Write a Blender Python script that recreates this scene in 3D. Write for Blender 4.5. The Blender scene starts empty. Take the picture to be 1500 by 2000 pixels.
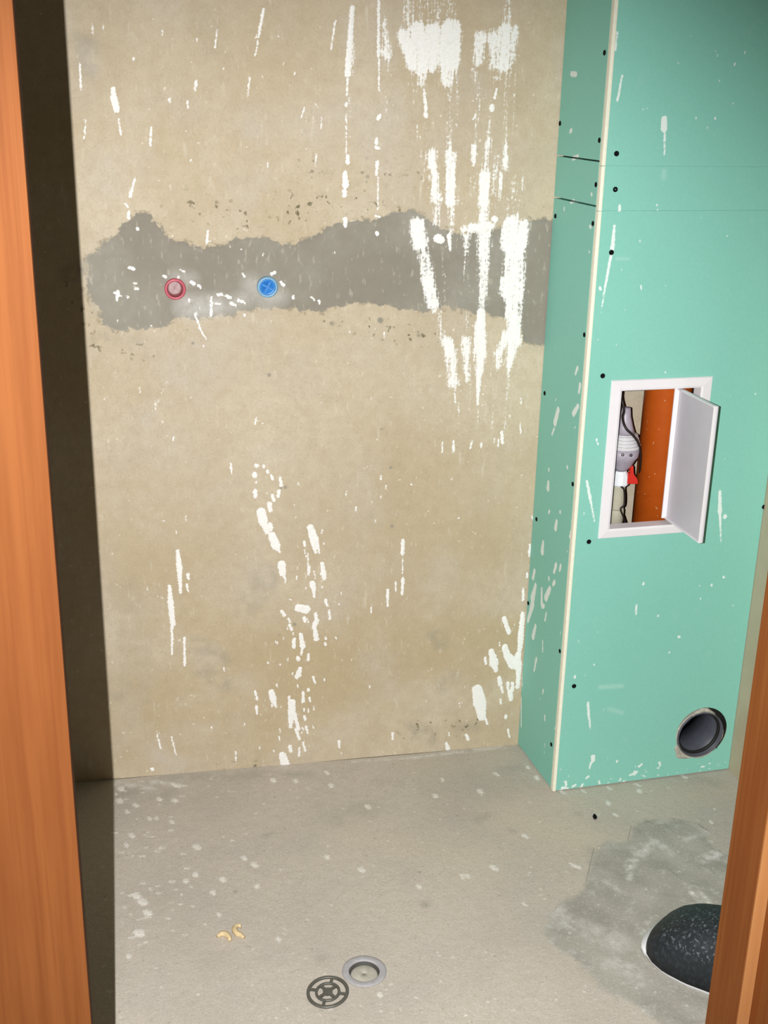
import bpy, bmesh, math
import numpy as np
from mathutils import Vector, Matrix
rng = np.random.default_rng(7)
scene = bpy.context.scene
COL = scene.collection

# ------------------------------------------------------------------ camera
FPX = 2326.0                                   # focal length in pixels of the 1500 x 2000 frame
PITCH, YAW, ROLL = .3408, .2000, .0218
CAM = np.array([0.0, -2.1904, 1.35])
_fw = np.array([math.sin(YAW)*math.cos(PITCH), math.cos(YAW)*math.cos(PITCH), -math.sin(PITCH)])
_rt = np.array([math.cos(YAW), -math.sin(YAW), 0.0])
_up = np.cross(_rt, _fw)
_R = math.cos(ROLL)*_rt + math.sin(ROLL)*_up
_U = -math.sin(ROLL)*_rt + math.cos(ROLL)*_up
cam_data = bpy.data.cameras.new('camera')
cam_data.sensor_fit = 'VERTICAL'; cam_data.sensor_height = 36.0; cam_data.sensor_width = 27.0
cam_data.lens = FPX/2000.0*36.0
cam_data.clip_start = .02; cam_data.clip_end = 50
cam = bpy.data.objects.new('camera', cam_data); COL.objects.link(cam)
M = Matrix.Identity(4)
for i in range(3):
    M[i][0], M[i][1], M[i][2], M[i][3] = _R[i], _U[i], -_fw[i], CAM[i]
cam.matrix_world = M
scene.camera = cam

# ------------------------------------------------------------------ world, flash, exposure
world = bpy.data.worlds.new('world'); scene.world = world; world.use_nodes = True
bg = world.node_tree.nodes['Background']
bg.inputs[0].default_value = (1.0, .80, .50, 1); bg.inputs[1].default_value = .015
fl = bpy.data.lights.new('camera_flash', 'SPOT')
fl.energy = 246; fl.color = (.985, .985, .95); fl.shadow_soft_size = .0025
fl.spot_size = math.radians(81); fl.spot_blend = .72
flash = bpy.data.objects.new('camera_flash', fl); COL.objects.link(flash)
flash.location = (-.065, -2.19, 1.36)
_aim = Vector(_fw*1.0 - _R*.06 - _U*.11)
flash.rotation_euler = _aim.to_track_quat('-Z', 'Y').to_euler()
scene.view_settings.view_transform = 'Standard'
scene.view_settings.look = 'None'
scene.view_settings.exposure = 0.0
scene.view_settings.gamma = 1.0
scene.view_settings.use_curve_mapping = False

# ------------------------------------------------------------------ helpers: geometry
def ray(x, y): return _fw + _R*((x-750)/FPX) - _U*((y-1000)/FPX)
def hit(x, y, p0, n):
    r = ray(x, y); return CAM + r*((np.asarray(p0, float)-CAM) @ np.asarray(n, float))/(r @ np.asarray(n, float))
XG, YG, GA = .7716, .1921, -.0568              # corner of the boxing and how far its face is out of square
G0 = np.array([XG, -YG, 0.0]); GU = np.array([math.cos(GA), -math.sin(GA), 0.0])
GN = np.array([-math.sin(GA), -math.cos(GA), 0.0])       # towards the room
XC = .755                                      # where the boxing meets the back wall
SU = np.array([XG-XC, -YG, 0.0]); SL = float(np.linalg.norm(SU)); SU = SU/SL
SN = np.array([-SU[1], SU[0], 0.0])*-1.0
if SN[0] > 0: SN = -SN
RIGHT = 1.171                                  # right wall
CEIL = 2.5
ZUP = np.array([0, 0, 1.0])
def gp(u, v, off=0.0): return G0 + GU*u + ZUP*v + GN*off
def guv(x, y, off=0.0):
    P = hit(x, y, G0+GN*off, GN); return float((P-G0) @ GU), float(P[2])

def link(name, me, mat=None, parent=None):
    o = bpy.data.objects.new(name, me); COL.objects.link(o)
    if mat: me.materials.append(mat)
    if parent: o.parent = parent
    return o
def empty(name, loc=(0, 0, 0)):
    o = bpy.data.objects.new(name, None); COL.objects.link(o); o.location = loc; o.empty_display_size = .05
    return o
def adopt(o, parent):                          # parent, keeping the child's world place
    o.parent = parent; o.matrix_parent_inverse = Matrix.Translation(parent.location).inverted(); return o
def tag(o, label=None, cat=None, group=None, kind=None):
    if label: o['label'] = label
    if cat: o['category'] = cat
    if group: o['group'] = group
    if kind: o['kind'] = kind
    return o
def bm_obj(name, bm, mat, parent=None, smooth=False):
    me = bpy.data.meshes.new(name); bmesh.ops.recalc_face_normals(bm, faces=bm.faces[:]); bm.to_mesh(me); bm.free()
    if smooth:
        me.polygons.foreach_set('use_smooth', [True]*len(me.polygons))
    o = link(name, me, mat)
    if parent: adopt(o, parent)
    return o
def add_hexa(bm, P):                           # 8 points: bottom ring 4, top ring 4
    v = [bm.verts.new(tuple(p)) for p in P]
    for f in ((0, 1, 2, 3), (7, 6, 5, 4), (0, 4, 5, 1), (1, 5, 6, 2), (2, 6, 7, 3), (3, 7, 4, 0)):
        bm.faces.new([v[i] for i in f])
def add_box(bm, x0, x1, y0, y1, z0, z1):
    add_hexa(bm, [(x0, y0, z0), (x1, y0, z0), (x1, y1, z0), (x0, y1, z0), (x0, y0, z1), (x1, y0, z1), (x1, y1, z1), (x0, y1, z1)])
def add_gbox(bm, u0, u1, v0, v1, a, b):        # box in boxing-face coordinates, from offset a (back) to b (front)
    add_hexa(bm, [gp(u0, v0, a), gp(u1, v0, a), gp(u1, v0, b), gp(u0, v0, b), gp(u0, v1, a), gp(u1, v1, a), gp(u1, v1, b), gp(u0, v1, b)])
def bevel(bm, w, seg=2):
    bmesh.ops.bevel(bm, geom=bm.edges[:], offset=w, segments=seg, profile=.7, affect='EDGES')
def frame_of(axis):
    a = np.asarray(axis, float); a = a/np.linalg.norm(a)
    t = np.array([0, 0, 1.0]) if abs(a[2]) < .9 else np.array([1.0, 0, 0])
    e1 = np.cross(t, a); e1 /= np.linalg.norm(e1); return a, e1, np.cross(a, e1)
def add_lathe(bm, c, axis, prof, n=24, closed=False, e1=None):   # prof: (distance along axis, radius)
    a, x, y = frame_of(axis); c = np.asarray(c, float); rings = []
    for h, r in prof:
        if r < 1e-6: rings.append([bm.verts.new(tuple(c+a*h))])
        else: rings.append([bm.verts.new(tuple(c+a*h+(x*math.cos(t)+y*math.sin(t))*r)) for t in np.linspace(0, 2*math.pi, n, endpoint=False)])
    pairs = list(zip(rings[:-1], rings[1:]))
    if closed: pairs.append((rings[-1], rings[0]))
    for A, B in pairs:
        for i in range(n):
            j = (i+1) % n
            if len(A) == 1 and len(B) == 1: continue
            if len(A) == 1: bm.faces.new((A[0], B[i], B[j]))
            elif len(B) == 1: bm.faces.new((A[i], B[0], A[j]))
            else: bm.faces.new((A[i], B[i], B[j], A[j]))
def smooth_path(pts, k=6):
    P = [np.asarray(p, float) for p in pts]; P = [2*P[0]-P[1]] + P + [2*P[-1]-P[-2]]; out = []
    for i in range(1, len(P)-2):
        for t in np.linspace(0, 1, k, endpoint=False):
            a, b, c, d = P[i-1:i+3]
            out.append(.5*((2*b)+(c-a)*t+(2*a-5*b+4*c-d)*t*t+(3*b-a-3*c+d)*t**3))
    out.append(P[-2]); return out
def add_tube(bm, pts, r, n=8):
    pts = [np.asarray(p, float) for p in pts]; rs = r if hasattr(r, '__len__') else [r]*len(pts); rings = []
    x = None
    for i, p in enumerate(pts):
        d = pts[min(i+1, len(pts)-1)] - pts[max(i-1, 0)]; d /= np.linalg.norm(d)
        if x is None: _, x, _y = frame_of(d)
        x = x - d*(x @ d); x /= np.linalg.norm(x); y = np.cross(d, x)
        rings.append([bm.verts.new(tuple(p+(x*math.cos(t)+y*math.sin(t))*rs[i])) for t in np.linspace(0, 2*math.pi, n, endpoint=False)])
    for A, B in zip(rings[:-1], rings[1:]):
        for i in range(n): bm.faces.new((A[i], B[i], B[(i+1) % n], A[(i+1) % n]))
    bm.faces.new(rings[0][::-1]); bm.faces.new(rings[-1])

# ------------------------------------------------------------------ helpers: surfaces that carry stains (fields on a fine grid)
class Surf:
    def __init__(s, O, U, V, N, us, vs):
        s.O, s.U, s.V, s.N = [np.asarray(a, float) for a in (O, U, V, N)]
        s.us, s.vs = np.asarray(us), np.asarray(vs); s.F = {}
        s.disp = np.zeros((len(vs), len(us)))
    def uv(s, x, y):
        P = hit(x, y, s.O, s.N) - s.O; return float(P @ s.U), float(P @ s.V)
    def scale(s, x, y):
        return float(((hit(x, y, s.O, s.N)-CAM) @ _fw)/FPX)
    def field(s, name, fill=0.0):
        if name not in s.F: s.F[name] = np.full((len(s.vs), len(s.us)), fill, np.float32)
        return s.F[name]
    def win(s, u0, u1, v0, v1):
        i0, i1 = np.searchsorted(s.us, [u0, u1]); j0, j1 = np.searchsorted(s.vs, [v0, v1])
        return slice(j0, j1), slice(i0, i1)
    def capsule(s, x0, y0, x1, y1, w0, w1, pad):
        a = s.uv(x0, y0); b = s.uv(x1, y1); k = s.scale(x0, y0); h0, h1 = w0/2*k, w1/2*k; m = max(h0, h1)+pad
        W = s.win(min(a[0], b[0])-m, max(a[0], b[0])+m, min(a[1], b[1])-m, max(a[1], b[1])+m)
        X, Y = np.meshgrid(s.us[W[1]]-a[0], s.vs[W[0]]-a[1]); dx, dy = b[0]-a[0], b[1]-a[1]; L = dx*dx+dy*dy
        t = np.clip((X*dx+Y*dy)/L, 0, 1) if L > 1e-12 else np.zeros_like(X)
        return W, (h0+(h1-h0)*t) - np.hypot(X-t*dx, Y-t*dy)
    def splat(s, x0, y0, x1=None, y1=None, w0=8, w1=None, name='splat'):
        x1 = x0 if x1 is None else x1; y1 = y0 if y1 is None else y1; w1 = w0 if w1 is None else w1
        F = s.field(name, -.03); W, d = s.capsule(x0, y0, x1, y1, max(w0, 2.2), max(w1, 2.2), .03)
        F[W] = np.maximum(F[W], d)
    def soft(s, name, x0, y0, x1, y1, w0, w1=None, k=1.0, edge=.004):
        F = s.field(name); W, d = s.capsule(x0, y0, x1, y1, w0, w0 if w1 is None else w1, edge*2)
        F[W] = np.maximum(F[W], k*np.clip(d/edge*.5+.5, 0, 1))
    def poly(s, name, pts, pad=.06, fill=-.06):
        P = np.array([s.uv(*p) for p in pts]); F = s.field(name, fill)
        W = s.win(P[:, 0].min()-pad, P[:, 0].max()+pad, P[:, 1].min()-pad, P[:, 1].max()+pad)
        X, Y = np.meshgrid(s.us[W[1]], s.vs[W[0]]); D = np.full(X.shape, 9.0); ins = np.zeros(X.shape, bool)
        for (ax, ay), (bx, by) in zip(P, np.roll(P, -1, 0)):
            ex, ey = bx-ax, by-ay; t = np.clip(((X-ax)*ex+(Y-ay)*ey)/(ex*ex+ey*ey+1e-12), 0, 1)
            D = np.minimum(D, np.hypot(X-ax-t*ex, Y-ay-t*ey))
            c = (ay > Y) != (by > Y); xi = ax+(Y-ay)/(by-ay+1e-12)*ex
            ins ^= c & (X < xi)
        F[W] = np.maximum(F[W], np.where(ins, D, -D))
    def mesh(s, name, mat, holes=(), circles=(), skirt=0.0, kind=None):
        nu, nv = len(s.us), len(s.vs); UU, VV = np.meshgrid(s.us, s.vs); UU = UU.copy(); VV = VV.copy()
        keep = np.ones((nv-1, nu-1), bool)
        for cu, cv, r in circles:
            X, Y = UU-cu, VV-cv; D = np.hypot(X, Y); cell = .0032; near = (abs(D-r) < cell*.72) & (D > 1e-6)
            UU[near] = cu+X[near]/D[near]*r; VV[near] = cv+Y[near]/D[near]*r
        cu_ = (UU[:-1, :-1]+UU[1:, 1:]+UU[:-1, 1:]+UU[1:, :-1])/4; cv_ = (VV[:-1, :-1]+VV[1:, 1:]+VV[:-1, 1:]+VV[1:, :-1])/4
        for u0, u1, v0, v1 in holes: keep &= ~((cu_ > u0) & (cu_ < u1) & (cv_ > v0) & (cv_ < v1))
        for cu, cv, r in circles: keep &= np.hypot(cu_-cu, cv_-cv) > r*.999
        co = (s.O + UU[..., None]*s.U + VV[..., None]*s.V + s.disp[..., None]*s.N).reshape(-1, 3)
        idx = np.arange(nu*nv).reshape(nv, nu)
        Q = np.stack([idx[:-1, :-1], idx[:-1, 1:], idx[1:, 1:], idx[1:, :-1]], -1)[keep]
        if np.cross(s.U, s.V) @ s.N < 0: Q = Q[:, ::-1]
        vals = {k: v.reshape(-1) for k, v in s.F.items()}
        if skirt:
            loop = np.concatenate([idx[0, :-1], idx[:-1, -1], idx[-1, :0:-1], idx[:0:-1, 0]]); n0 = len(co); n = len(loop)
            co = np.concatenate([co, co[loop]-s.N*skirt, co[loop]]); a = np.arange(n); b = (a+1) % n
            S = np.stack([n0+n+b, n0+n+a, n0+a, n0+b], -1)
            if np.cross(s.U, s.V) @ s.N < 0: S = S[:, ::-1]
            Q = np.concatenate([Q, S])
            vals = {k: np.concatenate([v, v[loop], v[loop]]) for k, v in vals.items()}
        me = bpy.data.meshes.new(name); me.vertices.add(len(co)); me.vertices.foreach_set('co', co.astype(np.float32).ravel())
        me.loops.add(len(Q)*4); me.loops.foreach_set('vertex_index', Q.astype(np.int32).ravel())
        me.polygons.add(len(Q)); me.polygons.foreach_set('loop_start', (np.arange(len(Q))*4).astype(np.int32))
        me.polygons.foreach_set('loop_total', np.full(len(Q), 4, np.int32))
        me.polygons.foreach_set('use_smooth', np.ones(len(Q), bool))
        me.update(calc_edges=True)
        for k, v in vals.items():
            at = me.attributes.new(k, 'FLOAT', 'POINT'); at.data.foreach_set('value', v.astype(np.float32))
        o = link(name, me, mat)
        if kind: o['kind'] = kind
        return o
def steps(*segs):                              # (start, stop, step) pieces joined into one axis
    out = []
    for a, b, st in segs:
        n = max(1, round((b-a)/st)); out += list(np.linspace(a, b, n, endpoint=False))
    return np.array(out+[segs[-1][1]])

# ------------------------------------------------------------------ helpers: materials
class NT:
    def __init__(s, name):
        s.m = bpy.data.materials.new(name); s.m.use_nodes = True; s.t = s.m.node_tree; s.b = s.t.nodes['Principled BSDF']
        s.co = s.t.nodes.new('ShaderNodeTexCoord').outputs['Object']
    def n(s, typ, **kw):
        nd = s.t.nodes.new(typ)
        for k, v in kw.items(): setattr(nd, k, v)
        return nd
    def put(s, sock, v):
        if isinstance(v, bpy.types.NodeSocket): s.t.links.new(v, sock)
        else: sock.default_value = v if not (isinstance(v, tuple) and len(v) == 3 and len(sock.default_value) == 4) else (*v, 1)
    def math(s, op, a, b=0.0, clamp=False):
        nd = s.n('ShaderNodeMath', operation=op, use_clamp=clamp); s.put(nd.inputs[0], a); s.put(nd.inputs[1], b); return nd.outputs[0]
    def noise(s, scale, detail=3, stretch=None, rough=.55, off=0.0):
        co = s.co
        if stretch or off:
            mp = s.n('ShaderNodeMapping'); s.put(mp.inputs['Vector'], co); mp.inputs['Scale'].default_value = stretch or (1, 1, 1)
            mp.inputs['Location'].default_value = (off, off*.7, off*1.3); co = mp.outputs[0]
        nd = s.n('ShaderNodeTexNoise'); s.put(nd.inputs['Vector'], co); nd.inputs['Scale'].default_value = scale
        nd.inputs['Detail'].default_value = detail; nd.inputs['Roughness'].default_value = rough; return nd.outputs['Fac']
    def ramp(s, v, a, b, c=0.0, d=1.0):
        nd = s.n('ShaderNodeMapRange', interpolation_type='SMOOTHSTEP'); s.put(nd.inputs['Value'], v)
        nd.inputs['From Min'].default_value = a; nd.inputs['From Max'].default_value = b; nd.inputs['To Min'].default_value = c; nd.inputs['To Max'].default_value = d
        return nd.outputs[0]
    def mix(s, f, a, b, mode='MIX'):
        nd = s.n('ShaderNodeMix', data_type='RGBA', blend_type=mode); s.put(nd.inputs[0], f); s.put(nd.inputs[6], a); s.put(nd.inputs[7], b); return nd.outputs[2]
    def attr(s, name): return s.n('ShaderNodeAttribute', attribute_name=name).outputs['Fac']
    def bump(s, h, strength, dist=.002):
        nd = s.n('ShaderNodeBump'); nd.inputs['Strength'].default_value = strength; nd.inputs['Distance'].default_value = dist
        s.put(nd.inputs['Height'], h); s.put(s.b.inputs['Normal'], nd.outputs[0])
    def done(s, col, rough=.8, spec=.3, metal=0.0):
        s.put(s.b.inputs['Base Color'], col); s.put(s.b.inputs['Roughness'], rough)
        s.b.inputs['Specular IOR Level'].default_value = spec; s.b.inputs['Metallic'].default_value = metal
        return s.m
def simple(name, col, rough=.6, spec=.4, var=.08, scale=60, metal=0.0):
    t = NT(name); n = t.noise(scale, 3); c = tuple(col)
    lo = tuple(x*(1-var*2.2) for x in c); hi = tuple(min(1, x*(1+var*1.6)) for x in c)
    t.bump(n, .08); return t.done(t.mix(n, lo, hi), rough, spec, metal)

WHITE = (.90, .885, .87)
def splash_cover(t, amp=.0035, lo=-.0007, hi=.0007):                # white plaster drops: crisp edge from a distance field, roughened
    n = t.math('SUBTRACT', t.noise(210, 4, rough=.65), .5); f = t.math('MULTIPLY_ADD' if False else 'MULTIPLY', n, amp)
    return t.ramp(t.math('ADD', t.attr('splat'), f), lo, hi)

def mat_wall():
    t = NT('rough_beige_plaster')
    n1, n2, n3, n4 = t.noise(3.2, 4), t.noise(8, 4, off=3.1), t.noise(45, 4), t.noise(260, 2)
    base = t.mix(t.ramp(n1, .35, .66), (.525, .435, .310), (.60, .515, .395))
    base = t.mix(t.ramp(n2, .45, .72, 0, .65), base, (.55, .485, .41))
    base = t.mix(t.ramp(t.noise(5, 3, stretch=(1, 1, .35), off=8), .5, .75, 0, .55), base, (.47, .38, .255))
    base = t.mix(t.math('MULTIPLY', t.attr('ochre'), t.ramp(t.noise(6, 4, off=12), .3, .65)), base, (.475, .375, .225))
    base = t.mix(t.ramp(n3, .3, .75, .0, .34), base, (.42, .33, .22))
    # fine pale vertical scratches and flecks
    sc = t.ramp(t.noise(55, 2, stretch=(1, 1, .18), off=2), .66, .76, 0, .45)
    base = t.mix(sc, base, (.70, .64, .54))
    fl_ = t.ramp(t.noise(95, 1, off=5), .75, .79, 0, .6); base = t.mix(fl_, base, (.80, .74, .64))
    # smudges, pits
    base = t.mix(t.math('MULTIPLY', t.attr('smudge'), t.ramp(t.noise(30, 4, off=1), .35, .65)), base, (.30, .275, .225))
    pit = t.math('MULTIPLY', t.attr('pit'), t.ramp(t.noise(75, 3, off=4), .60, .66)); base = t.mix(pit, base, (.17, .145, .085))
    # grey cement patch
    edge = t.math('ADD', t.math('MULTIPLY', t.math('SUBTRACT', t.noise(42, 6, rough=.65), .5), .042), t.attr('cement'))
    cm = t.ramp(edge, -.0012, .0022)
    cem = t.mix(t.ramp(n2, .35, .65), (.265, .242, .205), (.325, .305, .265)); cem = t.mix(t.ramp(n3, .35, .7, 0, .25), cem, (.225, .205, .17))
    base = t.mix(cm, base, cem)
    rim = t.math('MULTIPLY', t.math('MULTIPLY', t.ramp(edge, -.008, -.001), t.ramp(edge, .001, -.001)), t.ramp(t.noise(60, 2, off=9), .52, .62, 0, .55))
    base = t.mix(rim, base, (.22, .18, .115))
    base = t.mix(t.math('MULTIPLY', t.attr('pale'), t.ramp(n3, .25, .6, .45, 1)), base, (.60, .58, .56))
    # streaked white plaster and drops
    st = t.math('ADD', t.math('MULTIPLY', t.math('SUBTRACT', t.noise(230, 3, stretch=(1, 1, .07)), .5), 1.5), t.math('MULTIPLY', t.math('SUBTRACT', t.noise(190, 4, off=6, rough=.65), .5), 1.7))
    sm = t.ramp(t.math('ADD', t.math('MULTIPLY', t.attr('smear'), 1.0), t.math('MULTIPLY', st, t.ramp(t.attr('smear'), 0.0, .2))), .30, .74)
    base = t.mix(sm, base, WHITE)
    sp = splash_cover(t, .0085); base = t.mix(sp, base, WHITE)
    base = t.mix(t.math('MULTIPLY', t.ramp(t.noise(200, 3, off=11, rough=.7), .52, .72, 0, .28), t.math('SUBTRACT', 1.0, t.math('MAXIMUM', sm, sp))), base, (.30, .245, .17))
    base = t.mix(t.ramp(t.noise(120, 3, off=13, stretch=(1, 1, .4)), .58, .74, 0, .30), base, (.72, .66, .55))
    base = t.mix(t.ramp(n4, .3, .7, 0, .12), base, (.30, .25, .18))
    h = t.math('ADD', t.math('MULTIPLY', n3, .7), t.math('MULTIPLY', n4, .3)); t.bump(h, .35, .0022)
    return t.done(base, .88, .18)
def mat_floor():
    t = NT('screed_floor')
    n1, n2, n3, n4 = t.noise(2.6, 4, off=1), t.noise(9, 4), t.noise(60, 4), t.noise(300, 2)
    base = t.mix(t.ramp(n1, .38, .64), (.495, .445, .396), (.585, .522, .462))
    base = t.mix(t.ramp(n2, .48, .74, 0, .55), base, (.490, .450, .425))
    base = t.mix(t.ramp(n3, .35, .75, 0, .32), base, (.44, .395, .325))
    base = t.mix(t.ramp(t.noise(120, 2, off=3), .70, .76, 0, .4), base, (.80, .76, .68))
    base = t.mix(t.math('MULTIPLY', t.attr('warm'), .75), base, (.61, .54, .43))
    base = t.mix(t.math('MULTIPLY', t.attr('smudge'), t.ramp(t.noise(35, 4, off=1), .3, .62)), base, (.36, .335, .295))
    edge = t.math('ADD', t.math('MULTIPLY', t.math('SUBTRACT', t.noise(26, 5), .5), .035), t.attr('cement'))
    cm = t.ramp(edge, -.006, .008, 0, .92)
    cem = t.mix(t.ramp(n2, .35, .65), (.32, .312, .28), (.42, .405, .365)); cem = t.mix(t.ramp(t.noise(28, 5, off=7, rough=.7), .52, .72, 0, .6), cem, (.66, .66, .65))
    base = t.mix(cm, base, cem)
    base = t.mix(t.math('MULTIPLY', t.attr('pale'), t.ramp(t.noise(60, 4, off=2), .3, .62)), base, (.84, .82, .80))
    dl = t.ramp(t.attr('line'), -.0005, .0008); base = t.mix(t.math('MULTIPLY', dl, .75), base, (.16, .15, .13))
    base = t.mix(t.math('MULTIPLY', splash_cover(t, .014, -.003, .0022), .78), base, (.86, .83, .79))
    base = t.mix(t.ramp(t.noise(190, 3, off=11, rough=.7), .52, .70, 0, .45), base, (.36, .32, .27))
    base = t.mix(t.ramp(t.noise(230, 3, off=15, rough=.7), .54, .70, 0, .35), base, (.82, .77, .69))
    base = t.mix(t.ramp(t.noise(80, 2, off=17), .68, .74, 0, .55), base, (.33, .29, .24))
    base = t.mix(t.ramp(n4, .3, .7, 0, .25), base, (.40, .36, .29))
    t.bump(t.math('ADD', n3, t.math('MULTIPLY', n4, .5)), .4, .0025); return t.done(base, .9, .15)
def mat_green():
    t = NT('green_plasterboard_paper')
    n1, n2 = t.noise(3, 3), t.noise(180, 3)
    base = t.mix(n1, (.235, .575, .485), (.265, .61, .520)); base = t.mix(t.ramp(n2, .3, .8, 0, .18), base, (.19, .47, .39))
    base = t.mix(t.math('MULTIPLY', t.ramp(t.noise(34, 4, off=4), .6, .8), .16), base, (.50, .68, .60))
    sp1 = t.ramp(t.noise(62, 1, off=2), .80, .82, 0, .75); base = t.mix(sp1, base, (.72, .84, .80))
    base = t.mix(t.math('MULTIPLY', t.attr('thin'), .55), base, (.66, .84, .80))
    base = t.mix(t.math('MULTIPLY', splash_cover(t, .0055), .93), base, (.82, .90, .88))
    t.bump(n2, .06); return t.done(base, .62, .35)
def mat_wood(name, a, b, c):
    t = NT(name)
    g = t.noise(14, 5, stretch=(3.2, 3.2, .16), rough=.6); g2 = t.noise(70, 3, stretch=(3, 3, .05)); g3 = t.noise(2.2, 3, stretch=(2, 2, .7), off=3)
    base = t.mix(t.ramp(g, .32, .68), a, b); base = t.mix(t.ramp(g2, .45, .75, 0, .45), base, c); base = t.mix(t.ramp(g3, .4, .7, 0, .4), base, c)
    t.bump(g2, .06); return t.done(base, .65, .05)
MW, MF, MG = mat_wall(), mat_floor(), mat_green()
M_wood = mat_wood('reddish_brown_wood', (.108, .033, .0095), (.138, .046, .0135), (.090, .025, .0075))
M_wood_brightened = mat_wood('reddish_brown_wood_brightened', (.19, .058, .015), (.235, .082, .022), (.15, .040, .011))  # same frame wood, lightened to make up for weaker flash on the right jamb
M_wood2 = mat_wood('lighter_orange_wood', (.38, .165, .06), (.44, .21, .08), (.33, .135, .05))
M_plain = simple('plain_plaster', (.52, .44, .32), .9, .15, .08, 12)
M_ceil = simple('ceiling_plaster', (.62, .58, .50), .9, .15, .05, 8)
M_core = simple('cream_board_edge', (.87, .84, .70), .8, .2, .05, 120)
M_screw = simple('black_screw_steel', (.006, .0065, .0065), .8, .1, .1, 200)
M_white = simple('white_plastic', (.83, .80, .84), .38, .45, .02, 40)
M_orange = None

# ================================================================== SETTING
# back wall
S = Surf((0, 0, 0), (1, 0, 0), (0, 0, 1), (0, -1, 0), steps((-1.1, -.32, .06), (-.32, .775, .0021), (.775, RIGHT, .05)), steps((0, 1.54, .0021), (1.54, CEIL, .08)))
S.field('splat', -.03); S.field('smear'); S.field('cement', -.06); S.field('pale'); S.field('pit'); S.field('smudge'); S.field('ochre')
for a in [(250, 1330, 980, 1300, 330, 330, .75), (260, 1000, 330, 1200, 160, 160, .4), (860, 950, 1000, 1050, 200, 240, .45), (540, 700, 700, 760, 120, 120, .35)]: S.soft('ochre', *a[:6], k=a[6], edge=.09)
CEMENT = [(172, 508), (182, 488), (203, 472), (228, 458), (245, 432), (265, 415), (292, 418), (312, 442), (328, 464), (360, 472), (392, 482), (430, 476), (472, 464), (520, 463), (560, 476), (600, 468), (626, 450), (652, 438), (690, 428), (730, 432), (768, 416), (800, 408), (830, 424), (870, 448), (905, 456), (960, 446), (1010, 440), (1040, 428), (1110, 425),
          (1110, 668), (1060, 674), (1024, 668), (1008, 628), (978, 620), (920, 610), (860, 603), (834, 608), (784, 604), (740, 597), (697, 592), (660, 600), (632, 608), (596, 611), (560, 601), (520, 600), (480, 605), (452, 617), (396, 621), (350, 622), (326, 637), (280, 642), (220, 649), (200, 637), (194, 606), (180, 590), (170, 560)]
S.poly('cement', CEMENT)
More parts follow.
